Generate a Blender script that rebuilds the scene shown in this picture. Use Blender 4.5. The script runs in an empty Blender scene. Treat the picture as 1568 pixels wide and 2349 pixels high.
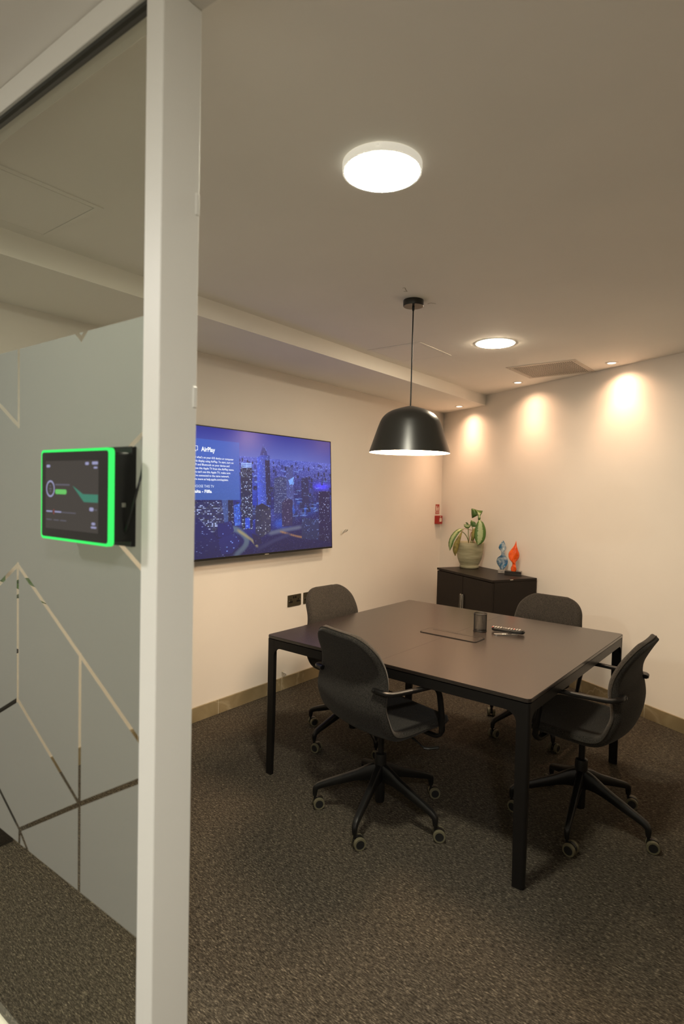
import bpy, bmesh, math, random
import numpy as np
from mathutils import Vector, Matrix

random.seed(7)
PI = math.pi
SC = bpy.context.scene
COL = SC.collection

# ------------------------------------------------------------------ camera
CAM_F = 1335.68          # focal length in pixels of a 1568 px wide frame
CAM_PITCH, CAM_ROLL, CAM_YAW = 0.037146, 0.023983, 0.657368
CAM_POS = Vector((2.97856, 0.0, 1.50926))
cd = bpy.data.cameras.new('camera')
cam = bpy.data.objects.new('camera', cd)
COL.objects.link(cam)
SC.camera = cam
cd.sensor_fit = 'HORIZONTAL'
cd.sensor_width = 24.0
cd.lens = CAM_F / 1568 * 24.0
cd.clip_start = 0.02
cd.dof.use_dof = True
cd.dof.focus_distance = 3.1
cd.dof.aperture_fstop = 3.4
_fw = Vector((-math.sin(CAM_YAW) * math.cos(CAM_PITCH), math.cos(CAM_YAW) * math.cos(CAM_PITCH), -math.sin(CAM_PITCH)))
_r = Vector((math.cos(CAM_YAW), math.sin(CAM_YAW), 0))
_u = _r.cross(_fw)
_r2 = _r * math.cos(CAM_ROLL) + _u * math.sin(CAM_ROLL)
_u2 = -_r * math.sin(CAM_ROLL) + _u * math.cos(CAM_ROLL)
cam.matrix_world = Matrix(((_r2.x, _u2.x, -_fw.x, CAM_POS.x), (_r2.y, _u2.y, -_fw.y, CAM_POS.y), (_r2.z, _u2.z, -_fw.z, CAM_POS.z), (0, 0, 0, 1)))

# ------------------------------------------------------------------ world, exposure, light levels
world = bpy.data.worlds.new('world')
SC.world = world
world.use_nodes = True
world.node_tree.nodes['Background'].inputs[0].default_value = (0.05, 0.045, 0.04, 1)
world.node_tree.nodes['Background'].inputs[1].default_value = 0.2
SC.view_settings.view_transform = 'Standard'
SC.view_settings.look = 'None'
SC.view_settings.gamma = 1.0
SC.view_settings.use_curve_mapping = False
SC.view_settings.exposure = 0.1

PANEL_NEAR, PANEL_FAR, PANEL_HALL = 265.0, 158.0, 355.0     # radiance of the round ceiling panels
PANEL_COL = (1.0, 0.94, 0.75)
FAR_COL = (1.0, 0.82, 0.58)
HALL_COL = (1.0, 0.97, 0.92)
BULB = 72.0
BULB_COL = (1.0, 0.68, 0.42)
SPOT_WIDE, SPOT_CORE = 16.5, 17.0
SPOT_COL = (1.0, 0.60, 0.37)

# ------------------------------------------------------------------ helpers
def prop(o, label=None, cat=None, group=None, kind=None):
    if label: o['label'] = label
    if cat: o['category'] = cat
    if group: o['group'] = group
    if kind: o['kind'] = kind
    return o

def empty(name, loc=(0, 0, 0), rz=0.0):
    o = bpy.data.objects.new(name, None)
    o.empty_display_size = 0.1
    COL.objects.link(o)
    o.location = loc
    o.rotation_euler = (0, 0, rz)
    return o

def thing(name, label, cat, loc=(0, 0, 0), rz=0.0, group=None):
    return prop(empty(name, loc, rz), label, cat, group)

def obj(name, bm, mat, parent=None, smooth=False, loc=None, rot=None):
    me = bpy.data.meshes.new(name)
    bm.normal_update()
    bm.to_mesh(me)
    bm.free()
    mats = mat if isinstance(mat, (list, tuple)) else [mat]
    for m in mats: me.materials.append(m)
    if smooth:
        me.polygons.foreach_set('use_smooth', [True] * len(me.polygons))
        if smooth != 'all':
            try: me.set_sharp_from_angle(angle=math.radians(38))
            except Exception: pass
    o = bpy.data.objects.new(name, me)
    COL.objects.link(o)
    if parent: o.parent = parent
    if loc: o.location = loc
    if rot: o.rotation_euler = rot
    return o

def inst(name, me, parent=None, loc=(0, 0, 0), rot=(0, 0, 0)):
    o = bpy.data.objects.new(name, me)
    COL.objects.link(o)
    if parent: o.parent = parent
    o.location = loc
    o.rotation_euler = rot
    return o

def copy_tree(o, parent=None):
    c = o.copy()
    COL.objects.link(c)
    c.parent = parent
    for ch in list(o.children): copy_tree(ch, c)
    return c

def B(): return bmesh.new()

def box(bm, x0, x1, y0, y1, z0, z1, bev=0.0, seg=2, mi=0):
    g = bmesh.ops.create_cube(bm, size=1.0)
    vs = g['verts']
    for v in vs:
        v.co = Vector((x0 + (v.co.x + .5) * (x1 - x0), y0 + (v.co.y + .5) * (y1 - y0), z0 + (v.co.z + .5) * (z1 - z0)))
    fs = {f for v in vs for f in v.link_faces}
    for f in fs: f.material_index = mi
    if bev > 0:
        es = list({e for v in vs for e in v.link_edges})
        r = bmesh.ops.bevel(bm, geom=es, offset=bev, segments=seg, profile=0.5, affect='EDGES', clamp_overlap=True)
        for f in r['faces']: f.material_index = mi
    return bm

def lathe(bm, prof, n=40, c=(0, 0, 0), mi=0, closed=False):
    """prof: list of (r, z)"""
    rings = []
    for r, z in prof:
        if r < 1e-6:
            rings.append([bm.verts.new((c[0], c[1], c[2] + z))])
        else:
            rings.append([bm.verts.new((c[0] + r * math.cos(2 * PI * k / n), c[1] + r * math.sin(2 * PI * k / n), c[2] + z)) for k in range(n)])
    pairs = list(zip(rings, rings[1:])) + ([(rings[-1], rings[0])] if closed else [])
    for a, b in pairs:
        for k in range(n):
            k2 = (k + 1) % n
            if len(a) == 1 and len(b) == 1: continue
            if len(a) == 1: f = bm.faces.new((a[0], b[k2], b[k]))
            elif len(b) == 1: f = bm.faces.new((a[k], a[k2], b[0]))
            else: f = bm.faces.new((a[k], a[k2], b[k2], b[k]))
            f.material_index = mi
    return bm

def catmull(pts, n):
    """n samples per span through pts (tuples of any length)"""
    P = [np.array(p, float) for p in pts]
    P = [2 * P[0] - P[1]] + P + [2 * P[-1] - P[-2]]
    out = []
    for i in range(1, len(P) - 2):
        for k in range(n):
            t = k / n
            a, b, c_, d = P[i - 1], P[i], P[i + 1], P[i + 2]
            out.append(.5 * ((2 * b) + (-a + c_) * t + (2 * a - 5 * b + 4 * c_ - d) * t * t + (-a + 3 * b - 3 * c_ + d) * t ** 3))
    out.append(P[-2])
    return out

def tube(bm, path, rad, n=10, up=(0, 0, 1), sq=1.0, mi=0, cap=True):
    """path: points; rad: scalar or per-point (rw, rh) pairs (half width sideways, half height); sq: superellipse exponent factor (1 round, smaller boxier)"""
    P = [Vector(p) for p in path]
    m = len(P)
    rings = []
    up = Vector(up)
    side0 = None
    for i, p in enumerate(P):
        t = (P[min(i + 1, m - 1)] - P[max(i - 1, 0)]).normalized()
        s = t.cross(up)
        if s.length < 0.15:
            s = side0 if side0 is not None else t.cross(Vector((1, 0, 0)))
        s = (s - t * s.dot(t)).normalized()
        if side0 is not None and s.dot(side0) < 0: s = -s
        side0 = s
        h = s.cross(t).normalized()
        r = rad[i] if isinstance(rad, (list, tuple)) else rad
        rw, rh = r if isinstance(r, (list, tuple)) else (r, r)
        ring = []
        for k in range(n):
            a = 2 * PI * k / n
            ca, sa = math.cos(a), math.sin(a)
            ca = math.copysign(abs(ca) ** sq, ca)
            sa = math.copysign(abs(sa) ** sq, sa)
            ring.append(bm.verts.new(p + s * (rw * ca) + h * (rh * sa)))
        rings.append(ring)
    for a, b in zip(rings, rings[1:]):
        for k in range(n):
            k2 = (k + 1) % n
            f = bm.faces.new((a[k], b[k], b[k2], a[k2]))
            f.material_index = mi
    if cap:
        f = bm.faces.new(rings[0]); f.material_index = mi
        f = bm.faces.new(list(reversed(rings[-1]))); f.material_index = mi
    return bm

def prism(bm, poly, d0, d1, axis='z', mi=0):
    """extrude 2D polygon (list of (a,b)) between d0 and d1 along the axis: z -> (a,b,d); y -> (a,d,b); x -> (d,a,b)"""
    def P(a, b, d):
        return (a, b, d) if axis == 'z' else ((a, d, b) if axis == 'y' else (d, a, b))
    lo = [bm.verts.new(P(a, b, d0)) for a, b in poly]
    hi = [bm.verts.new(P(a, b, d1)) for a, b in poly]
    n = len(poly)
    fs = [bm.faces.new(list(reversed(lo))), bm.faces.new(hi)]
    for k in range(n):
        fs.append(bm.faces.new((lo[k], lo[(k + 1) % n], hi[(k + 1) % n], hi[k])))
    for f in fs: f.material_index = mi
    bmesh.ops.recalc_face_normals(bm, faces=fs)
    return bm

def rrect(x0, x1, y0, y1, r, seg=5):
    pts = []
    for cx, cy, a0 in ((x1 - r, y1 - r, 0), (x0 + r, y1 - r, PI / 2), (x0 + r, y0 + r, PI), (x1 - r, y0 + r, 1.5 * PI)):
        for k in range(seg + 1):
            a = a0 + PI / 2 * k / seg
            pts.append((cx + r * math.cos(a), cy + r * math.sin(a)))
    return pts

# ------------------------------------------------------------------ materials
MATS = {}
def srgb(r, g, b):
    f = lambda c: (c / 255) / 12.92 if c <= 10 else ((c / 255 + .055) / 1.055) ** 2.4
    return (f(r), f(g), f(b), 1.0)

class NT:
    def __init__(self, name):
        self.m = bpy.data.materials.new(name)
        self.m.use_nodes = True
        self.t = self.m.node_tree
        self.b = self.t.nodes.get('Principled BSDF')
        self.out = self.t.nodes.get('Material Output')
    def n(self, ty, **kw):
        nd = self.t.nodes.new(ty)
        for k, v in kw.items():
            if k.startswith('i_'): nd.inputs[k[2:].replace('_', ' ')].default_value = v
            else: setattr(nd, k, v)
        return nd
    def l(self, a, b): self.t.links.new(a, b)

def pmat(name, col, rough=.5, metal=0.0, spec=.5, noise=None, bump=None, coat=0.0, trans=0.0, ior=1.45, sheen=0.0):
    """principled material; noise=(scale, amount) mottles the colour; bump=(scale, strength)"""
    k = NT(name)
    b = k.b
    b.inputs['Base Color'].default_value = col
    b.inputs['Roughness'].default_value = rough
    b.inputs['Metallic'].default_value = metal
    b.inputs['Specular IOR Level'].default_value = spec
    b.inputs['IOR'].default_value = ior
    if coat: b.inputs['Coat Weight'].default_value = coat
    if trans: b.inputs['Transmission Weight'].default_value = trans
    if sheen:
        b.inputs['Sheen Weight'].default_value = sheen
        b.inputs['Sheen Roughness'].default_value = .5
    tc = k.n('ShaderNodeTexCoord')
    if noise:
        nz = k.n('ShaderNodeTexNoise'); nz.inputs['Scale'].default_value = noise[0]; nz.inputs['Detail'].default_value = 5
        k.l(tc.outputs['Object'], nz.inputs['Vector'])
        rp = k.n('ShaderNodeValToRGB')
        a = noise[1]
        rp.color_ramp.elements[0].position = .3; rp.color_ramp.elements[1].position = .7
        rp.color_ramp.elements[0].color = tuple(c * (1 - a) for c in col[:3]) + (1,)
        rp.color_ramp.elements[1].color = tuple(min(1, c * (1 + a)) for c in col[:3]) + (1,)
        k.l(nz.outputs['Fac'], rp.inputs['Fac'])
        k.l(rp.outputs['Color'], b.inputs['Base Color'])
    if bump:
        nb = k.n('ShaderNodeTexNoise'); nb.inputs['Scale'].default_value = bump[0]; nb.inputs['Detail'].default_value = 4
        k.l(tc.outputs['Object'], nb.inputs['Vector'])
        bp = k.n('ShaderNodeBump'); bp.inputs['Strength'].default_value = bump[1]; bp.inputs['Distance'].default_value = .002
        k.l(nb.outputs['Fac'], bp.inputs['Height'])
        k.l(bp.outputs['Normal'], b.inputs['Normal'])
    MATS[name] = k.m
    return k.m

def emat(name, col, strength):
    k = NT(name)
    k.t.nodes.remove(k.b)
    e = k.n('ShaderNodeEmission')
    e.inputs[0].default_value = tuple(col[:3]) + (1,)
    e.inputs[1].default_value = strength
    k.l(e.outputs[0], k.out.inputs[0])
    MATS[name] = k.m
    return k.m

M_WALL = pmat('wall_paint', (.74, .70, .64, 1), .62, noise=(3, .015), bump=(180, .05))
M_CEIL = pmat('ceiling_paint', (.90, .875, .815, 1), .75, noise=(2, .02))
M_FRAME = pmat('white_powder_coat', (.72, .71, .64, 1), .42, bump=(400, .02))
M_GASKET = pmat('rubber_gasket', (.03, .03, .022, 1), .6)
M_BLACKP = pmat('black_plastic', (.007, .0066, .0062, 1), .36, spec=.38)
M_BLACKM = pmat('black_powder_coated_steel', (.0065, .0058, .0054, 1), .38, spec=.35, bump=(900, .03))
M_TABLE = pmat('black_stained_veneer', (.016, .0115, .0095, 1), .26, spec=1.0, noise=(30, .12))
M_TABLEEDGE = pmat('tabletop_edge', (.012, .010, .009, 1), .4)
M_CABINET = pmat('black_brown_veneer', (.0085, .0056, .0040, 1), .42, spec=.3, noise=(14, .15))
M_CHROME = pmat('brushed_steel', (.55, .54, .50, 1), .32, metal=1.0)
M_TREAD = pmat('caster_tread', (.105, .094, .056, 1), .6)
M_WHEELHUB = pmat('caster_hub', (.010, .010, .010, 1), .45)
M_WHITEP = pmat('white_plastic', (.74, .71, .66, 1), .45)
M_PENDANT = pmat('pendant_black_lacquer', (.014, .013, .011, 1), .33, spec=.6)
M_PENDIN = pmat('pendant_white_inside', (.85, .83, .78, 1), .5)
M_SOCKET = pmat('bronze_socket_plate', (.12, .105, .07, 1), .35, metal=.8)
M_RED = pmat('red_plastic', (.30, .016, .010, 1), .4)
M_SIGNRED = pmat('sign_red', (.34, .024, .014, 1), .5)
M_SIGNWHITE = pmat('sign_white', (.72, .66, .56, 1), .5)
M_SOIL = pmat('potting_soil', (.022, .014, .008, 1), .95, noise=(60, .5), bump=(90, .8))
M_STEM = pmat('plant_stem', (.12, .17, .035, 1), .5)
M_STEMDRY = pmat('dry_stem', (.20, .085, .03, 1), .6)
M_LEAFDRY = pmat('dry_leaf', (.16, .135, .028, 1), .55, noise=(40, .45))
M_LEAFDARK = pmat('green_leaf', (.045, .105, .016, 1), .42, noise=(40, .2))
M_ACRYLIC = pmat('black_acrylic', (.006, .006, .006, 1), .12)
M_MESHCUP = pmat('black_wire_mesh', (.012, .011, .010, 1), .4)
M_REMOTE = pmat('remote_black', (.010, .010, .010, 1), .3)
M_BTN = pmat('remote_button_grey', (.34, .32, .29, 1), .5)
M_BTNRED = pmat('remote_button_red', (.45, .03, .02, 1), .5)
M_SILVER = pmat('anodised_aluminium', (.52, .51, .49, 1), .35, metal=1.0)
M_COPPER = pmat('grey_cable', (.36, .33, .28, 1), .5)
M_DUCTSHADE = pmat('duct_shade', (.02, .017, .015, 1), .9)
M_GRILLE = pmat('grille_white', (.62, .57, .50, 1), .5)
M_PENCIL = pmat('ceiling_scuff', (.30, .26, .21, 1), .8)
M_GROUT = pmat('skirting_grout', (.62, .58, .48, 1), .8)

M_PANEL = {}
for nm, s in (('near', PANEL_NEAR), ('far', PANEL_FAR), ('hall', PANEL_HALL)):
    M_PANEL[nm] = emat('led_panel_' + nm, {'hall': HALL_COL, 'far': FAR_COL, 'near': PANEL_COL}[nm], s)
k = NT('rim_added_glow')          # panel rim, slight glow added to brighten its side and the ceiling
k.b.inputs['Base Color'].default_value = (.7, .68, .62, 1)
k.b.inputs['Emission Color'].default_value = (1.0, .94, .78, 1)
k.b.inputs['Emission Strength'].default_value = .42
M_RIM = k.m
M_BULB = emat('opal_diffuser_glow', BULB_COL, BULB)
M_LENS = emat('spot_lens_glow', (1, .86, .68), 9.0)
M_GREEN = emat('green_led', (.055, 1.0, .16), 1.0)

def carpet():
    k = NT('carpet')
    tc = k.n('ShaderNodeTexCoord')
    def streak(sx, sy, rot, det=3):
        mp = k.n('ShaderNodeMapping'); mp.inputs['Scale'].default_value = (sx, sy, 30); mp.inputs['Rotation'].default_value = (0, 0, rot)
        k.l(tc.outputs['Object'], mp.inputs['Vector'])
        nz = k.n('ShaderNodeTexNoise'); nz.inputs['Scale'].default_value = 1.0; nz.inputs['Detail'].default_value = det; nz.inputs['Roughness'].default_value = .6
        k.l(mp.outputs[0], nz.inputs['Vector'])
        return nz.outputs['Fac']
    a = streak(95, 430, 0)
    b = streak(38, 180, 0, 2)
    c = streak(1.1, 1.6, 0, 3)
    def math_(op, x, y):
        m = k.n('ShaderNodeMath', operation=op)
        for i, v in enumerate((x, y)):
            if isinstance(v, (int, float)): m.inputs[i].default_value = v
            else: k.l(v, m.inputs[i])
        return m.outputs[0]
    s = math_('ADD', math_('MULTIPLY', a, .62), math_('MULTIPLY', b, .38))
    rp = k.n('ShaderNodeValToRGB')
    e = rp.color_ramp.elements
    e[0].position, e[0].color = .38, (.014, .012, .0092, 1)
    e[1].position, e[1].color = .66, (.27, .235, .18, 1)
    m = e.new(.49); m.color = (.046, .0395, .031, 1)
    m = e.new(.57); m.color = (.098, .085, .066, 1)
    k.l(s, rp.inputs['Fac'])
    mx = k.n('ShaderNodeMix', data_type='RGBA', blend_type='MULTIPLY')
    mx.inputs['Factor'].default_value = 1.0
    r2 = k.n('ShaderNodeValToRGB')
    r2.color_ramp.elements[0].position, r2.color_ramp.elements[0].color = .3, (.86, .86, .86, 1)
    r2.color_ramp.elements[1].position, r2.color_ramp.elements[1].color = .7, (1.1, 1.07, 1.0, 1)
    k.l(c, r2.inputs['Fac'])
    k.l(rp.outputs['Color'], mx.inputs[6]); k.l(r2.outputs['Color'], mx.inputs[7])
    k.l(mx.outputs[2], k.b.inputs['Base Color'])
    k.b.inputs['Roughness'].default_value = .95
    k.b.inputs['Specular IOR Level'].default_value = .1
    bp = k.n('ShaderNodeBump'); bp.inputs['Strength'].default_value = .7; bp.inputs['Distance'].default_value = .004
    k.l(s, bp.inputs['Height']); k.l(bp.outputs['Normal'], k.b.inputs['Normal'])
    return k.m
M_CARPET = carpet()

def marble():
    k = NT('olive_marble')
    tc = k.n('ShaderNodeTexCoord')
    n1 = k.n('ShaderNodeTexNoise'); n1.inputs['Scale'].default_value = 5; n1.inputs['Detail'].default_value = 6; n1.inputs['Distortion'].default_value = .8
    k.l(tc.outputs['Object'], n1.inputs['Vector'])
    r1 = k.n('ShaderNodeValToRGB')
    r1.color_ramp.elements[0].position, r1.color_ramp.elements[0].color = .3, (.155, .118, .060, 1)
    r1.color_ramp.elements[1].position, r1.color_ramp.elements[1].color = .72, (.30, .245, .145, 1)
    k.l(n1.outputs['Fac'], r1.inputs['Fac'])
    n2 = k.n('ShaderNodeTexNoise'); n2.inputs['Scale'].default_value = 2.3; n2.inputs['Detail'].default_value = 4; n2.inputs['Distortion'].default_value = .7
    k.l(tc.outputs['Object'], n2.inputs['Vector'])
    r2 = k.n('ShaderNodeValToRGB')
    e = r2.color_ramp.elements
    e[0].position, e[0].color = .485, (0, 0, 0, 1)
    e[1].position, e[1].color = .515, (0, 0, 0, 1)
    m = e.new(.5); m.color = (.4, .4, .4, 1)
    k.l(n2.outputs['Fac'], r2.inputs['Fac'])
    mx = k.n('ShaderNodeMix', data_type='RGBA')
    k.l(r2.outputs['Color'], mx.inputs['Factor']); k.l(r1.outputs['Color'], mx.inputs[6])
    mx.inputs[7].default_value = (.46, .40, .28, 1)
    k.l(mx.outputs[2], k.b.inputs['Base Color'])
    k.b.inputs['Roughness'].default_value = .35
    return k.m
M_MARBLE = marble()

def fabric():
    k = NT('charcoal_wool_fabric')
    tc = k.n('ShaderNodeTexCoord')
    n1 = k.n('ShaderNodeTexNoise'); n1.inputs['Scale'].default_value = 320; n1.inputs['Detail'].default_value = 4; n1.inputs['Roughness'].default_value = .7
    k.l(tc.outputs['Object'], n1.inputs['Vector'])
    rp = k.n('ShaderNodeValToRGB')
    rp.color_ramp.elements[0].position, rp.color_ramp.elements[0].color = .36, (.0055, .0050, .0046, 1)
    rp.color_ramp.elements[1].position, rp.color_ramp.elements[1].color = .66, (.050, .044, .037, 1)
    k.l(n1.outputs['Fac'], rp.inputs['Fac'])
    k.l(rp.outputs['Color'], k.b.inputs['Base Color'])
    k.b.inputs['Roughness'].default_value = .9
    k.b.inputs['Specular IOR Level'].default_value = .15
    k.b.inputs['Sheen Weight'].default_value = .06
    bp = k.n('ShaderNodeBump'); bp.inputs['Strength'].default_value = .35; bp.inputs['Distance'].default_value = .001
    k.l(n1.outputs['Fac'], bp.inputs['Height']); k.l(bp.outputs['Normal'], k.b.inputs['Normal'])
    return k.m
M_FABRIC = fabric()

def clear_glass():
    k = NT('clear_glass')
    k.t.nodes.remove(k.b)
    tr = k.n('ShaderNodeBsdfTransparent'); tr.inputs[0].default_value = (.94, .955, .92, 1)
    gl = k.n('ShaderNodeBsdfGlossy'); gl.inputs['Roughness'].default_value = .015
    lw = k.n('ShaderNodeLayerWeight'); lw.inputs['Blend'].default_value = .5
    pw = k.n('ShaderNodeMath', operation='POWER'); k.l(lw.outputs['Facing'], pw.inputs[0]); pw.inputs[1].default_value = 5.0
    fr = k.n('ShaderNodeMath', operation='MULTIPLY_ADD'); k.l(pw.outputs[0], fr.inputs[0]); fr.inputs[1].default_value = .8; fr.inputs[2].default_value = .035
    mx = k.n('ShaderNodeMixShader')
    k.l(fr.outputs[0], mx.inputs[0]); k.l(tr.outputs[0], mx.inputs[1]); k.l(gl.outputs[0], mx.inputs[2])
    k.l(mx.outputs[0], k.out.inputs[0])
    return k.m
M_GLASS = clear_glass()

def film():
    k = NT('frosted_film')
    k.t.nodes.remove(k.b)
    df = k.n('ShaderNodeBsdfDiffuse'); df.inputs[0].default_value = (.215, .225, .215, 1)
    tl = k.n('ShaderNodeBsdfTranslucent'); tl.inputs[0].default_value = (.28, .29, .275, 1)
    mx = k.n('ShaderNodeMixShader'); mx.inputs[0].default_value = .5
    k.l(df.outputs[0], mx.inputs[1]); k.l(tl.outputs[0], mx.inputs[2])
    k.l(mx.outputs[0], k.out.inputs[0])
    return k.m
M_FILM = film()

def pot_glaze():
    k = NT('stoneware_glaze')
    tc = k.n('ShaderNodeTexCoord')
    mp = k.n('ShaderNodeMapping'); mp.inputs['Scale'].default_value = (5, 5, 34)
    k.l(tc.outputs['Object'], mp.inputs['Vector'])
    n1 = k.n('ShaderNodeTexNoise'); n1.inputs['Scale'].default_value = 1.4; n1.inputs['Detail'].default_value = 5
    k.l(mp.outputs[0], n1.inputs['Vector'])
    rp = k.n('ShaderNodeValToRGB')
    rp.color_ramp.elements[0].position, rp.color_ramp.elements[0].color = .3, (.21, .20, .115, 1)
    rp.color_ramp.elements[1].position, rp.color_ramp.elements[1].color = .75, (.40, .375, .25, 1)
    k.l(n1.outputs['Fac'], rp.inputs['Fac']); k.l(rp.outputs['Color'], k.b.inputs['Base Color'])
    k.b.inputs['Roughness'].default_value = .55
    bp = k.n('ShaderNodeBump'); bp.inputs['Strength'].default_value = .3; bp.inputs['Distance'].default_value = .003
    k.l(n1.outputs['Fac'], bp.inputs['Height']); k.l(bp.outputs['Normal'], k.b.inputs['Normal'])
    return k.m
M_POT = pot_glaze()

def leaf_mat():
    k = NT('variegated_leaf')
    uv = k.n('ShaderNodeUVMap')
    sp = k.n('ShaderNodeSeparateXYZ'); k.l(uv.outputs[0], sp.inputs[0])
    def ma(op, x, y):
        m = k.n('ShaderNodeMath', operation=op)
        for i, v in enumerate((x, y)):
            if isinstance(v, (int, float)): m.inputs[i].default_value = v
            else: k.l(v, m.inputs[i])
        return m.outputs[0]
    d = ma('ABSOLUTE', ma('SUBTRACT', sp.outputs[0], .5), 0)
    mp = k.n('ShaderNodeMapping'); mp.inputs['Scale'].default_value = (5, 30, 1)
    k.l(uv.outputs[0], mp.inputs['Vector'])
    nz = k.n('ShaderNodeTexNoise'); nz.inputs['Scale'].default_value = 1.0; nz.inputs['Detail'].default_value = 3
    k.l(mp.outputs[0], nz.inputs['Vector'])
    f = ma('ADD', d, ma('MULTIPLY', ma('SUBTRACT', nz.outputs['Fac'], .5), .30))
    rp = k.n('ShaderNodeValToRGB')
    e = rp.color_ramp.elements
    e[0].position, e[0].color = .20, (.30, .37, .18, 1)
    e[1].position, e[1].color = .245, (.055, .125, .018, 1)
    k.l(f, rp.inputs['Fac']); k.l(rp.outputs['Color'], k.b.inputs['Base Color'])
    k.b.inputs['Roughness'].default_value = .4
    return k.m
M_LEAF = leaf_mat()

def art_glass(name, c1, c2, clear, sc):
    k = NT(name)
    tc = k.n('ShaderNodeTexCoord')
    nz = k.n('ShaderNodeTexNoise'); nz.inputs['Scale'].default_value = sc; nz.inputs['Detail'].default_value = 3; nz.inputs['Distortion'].default_value = 1.5
    k.l(tc.outputs['Object'], nz.inputs['Vector'])
    rp = k.n('ShaderNodeValToRGB')
    e = rp.color_ramp.elements
    e[0].position, e[0].color = .38, c1
    e[1].position, e[1].color = .62, c2
    k.l(nz.outputs['Fac'], rp.inputs['Fac']); k.l(rp.outputs['Color'], k.b.inputs['Base Color'])
    k.b.inputs['Roughness'].default_value = .06
    k.b.inputs['Transmission Weight'].default_value = clear
    k.b.inputs['IOR'].default_value = 1.3
    k.b.inputs['Coat Weight'].default_value = .6
    return k.m
M_BLUE = art_glass('blue_art_glass', (.03, .22, .48, 1), (.80, .90, .92, 1), .8, 17)
M_ORANGE = art_glass('orange_art_glass', (.75, .085, .008, 1), (.95, .16, .02, 1), .35, 30)
M_CLEAR = art_glass('clear_art_glass', (.85, .85, .82, 1), (.95, .95, .92, 1), .9, 5)

# ------------------------------------------------------------------ room shell
H = 2.4527                      # ceiling
YC = 5.5989                     # corner of the screen wall and the far wall
BETA = -0.4868                  # direction of the far wall
BD = Vector((math.cos(BETA), math.sin(BETA), 0))
BN = Vector((-math.sin(BETA), math.cos(BETA), 0))
XR = 5.2                        # blind side wall of the room
GY, GAM = 0.5909, 0.0189        # glass partition line
YB = -1.9                       # corridor wall behind the camera
def farwall_y(x): return YC + math.tan(BETA) * x

def struct(name, bm, mat, parent=None):
    o = obj(name, bm, mat, parent)
    if parent is None: o['kind'] = 'structure'
    return o

floor_poly = [(-1.6, YB - .12), (XR + .12, YB - .12), (XR + .12, farwall_y(XR + .12) + .15), (-.12, farwall_y(-.12) + .15), (-.12, .5), (-1.6, .5)]
bm = prism(B(), floor_poly, -.1, 0)
FLOOR = struct('floor', bm, M_CARPET)
bm = prism(B(), floor_poly, H, H + .12)
CEIL = struct('ceiling', bm, M_CEIL)
bm = box(B(), -.12, 0, GY - .02, YC + .12, 0, H)
WALL_L = struct('wall_left', bm, M_WALL)
# far wall, built in its own rotated frame: x along the wall, -y into the room
BW = struct('wall_back', box(B(), -.1, (XR + .12) / math.cos(BETA), 0, .12, 0, H), M_WALL)
BW.location = (0, YC, 0); BW.rotation_euler = (0, 0, BETA)
struct('wall_right', box(B(), XR, XR + .12, YB, farwall_y(XR) + .05, 0, H), M_WALL)
struct('wall_corridor', box(B(), -1.6, XR + .12, YB - .12, YB, 0, H), M_WALL)
struct('wall_corridor_end', box(B(), -1.72, -1.6, YB - .12, GY, 0, H), M_WALL)
struct('wall_corridor_side', box(B(), -1.6, -.001, GY - .02, GY + .1, 0, H), M_WALL)
# solid wall on the far side of the doorway
def gpt(s, o): return Vector((s * math.cos(GAM) - o * math.sin(GAM), GY + s * math.sin(GAM) + o * math.cos(GAM), 0))
w = struct('wall_front', box(B(), 3.10, XR + .02, 0, .10, 0, H), M_WALL)
w.location = (0, GY, 0); w.rotation_euler = (0, 0, GAM)
# dropped soffit above the screen wall
SX, SZ = .6166, 2.3567
bm = prism(B(), [(0, GY + .1), (SX, GY + .1), (SX, farwall_y(SX)), (0, YC)], SZ, H)
SOFFIT = struct('ceiling_soffit', bm, M_CEIL)

# skirting: marble tiles, each a piece
BBH, BBT = .0952, .012
def skirting(name, length0, length1, first, step, frame):
    root = frame
    j = first
    while j > length0: j -= step
    while j < length1:
        a, b = max(j, length0), min(j + step, length1)
        if b - a > .02:
            inst_bm = box(B(), a + .0012, b - .0012, -BBT, 0, 0.0005, BBH, .0012, 1)
            obj('skirting_tile', inst_bm, M_MARBLE, root)
        j += step
    g = obj('grout', box(B(), length0, length1, -BBT + .0015, -.0005, .0005, BBH - .001), M_GROUT, root)

sk = prop(empty('baseboard_left', (0, 0, 0), PI / 2), kind='structure')
# local x runs along world y; local -y is world +x
skirting('baseboard_left', GY + .1, YC - .01, 3.154, .605, sk)
sk = prop(empty('baseboard_back', (0, YC, 0), BETA), kind='structure')
skirting('baseboard_back', .03, XR / math.cos(BETA) - .02, 1.93, .605, sk)

# ------------------------------------------------------------------ glass partition
GP = thing('glass_partition', 'glazed partition with white frame and frosted film cut by clear geometric lines', 'partition', (0, GY, 0), GAM)
# local: x along the partition, y into the room
PX0, PX1 = 2.021, 2.071
POST_D = .085
obj('door_post', box(B(), PX0, PX1, 0, POST_D, 0, H - .001, .0015, 1), M_FRAME, GP)
obj('top_rail', box(B(), .001, PX0, 0, .06, 2.397, H - .001, .0015, 1), M_FRAME, GP)
obj('bottom_rail', box(B(), .001, PX0, -.002, .030, 0.001, .105, .0015, 1), M_FRAME, GP)
obj('wall_channel', box(B(), .001, .04, 0, .06, .105, 2.397, .0015, 1), M_FRAME, GP)
obj('door_head', box(B(), PX1, 3.10, 0, POST_D, 2.397, H - .001, .0015, 1), M_FRAME, GP)
obj('door_jamb', box(B(), 3.05, 3.099, 0, POST_D, 0, 2.397, .0015, 1), M_FRAME, GP)
GO = .012                      # front face of the pane
pane = obj('glass_pane', box(B(), .04, PX0, GO, GO + .010, .105, 2.397), M_GLASS, GP)
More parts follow.
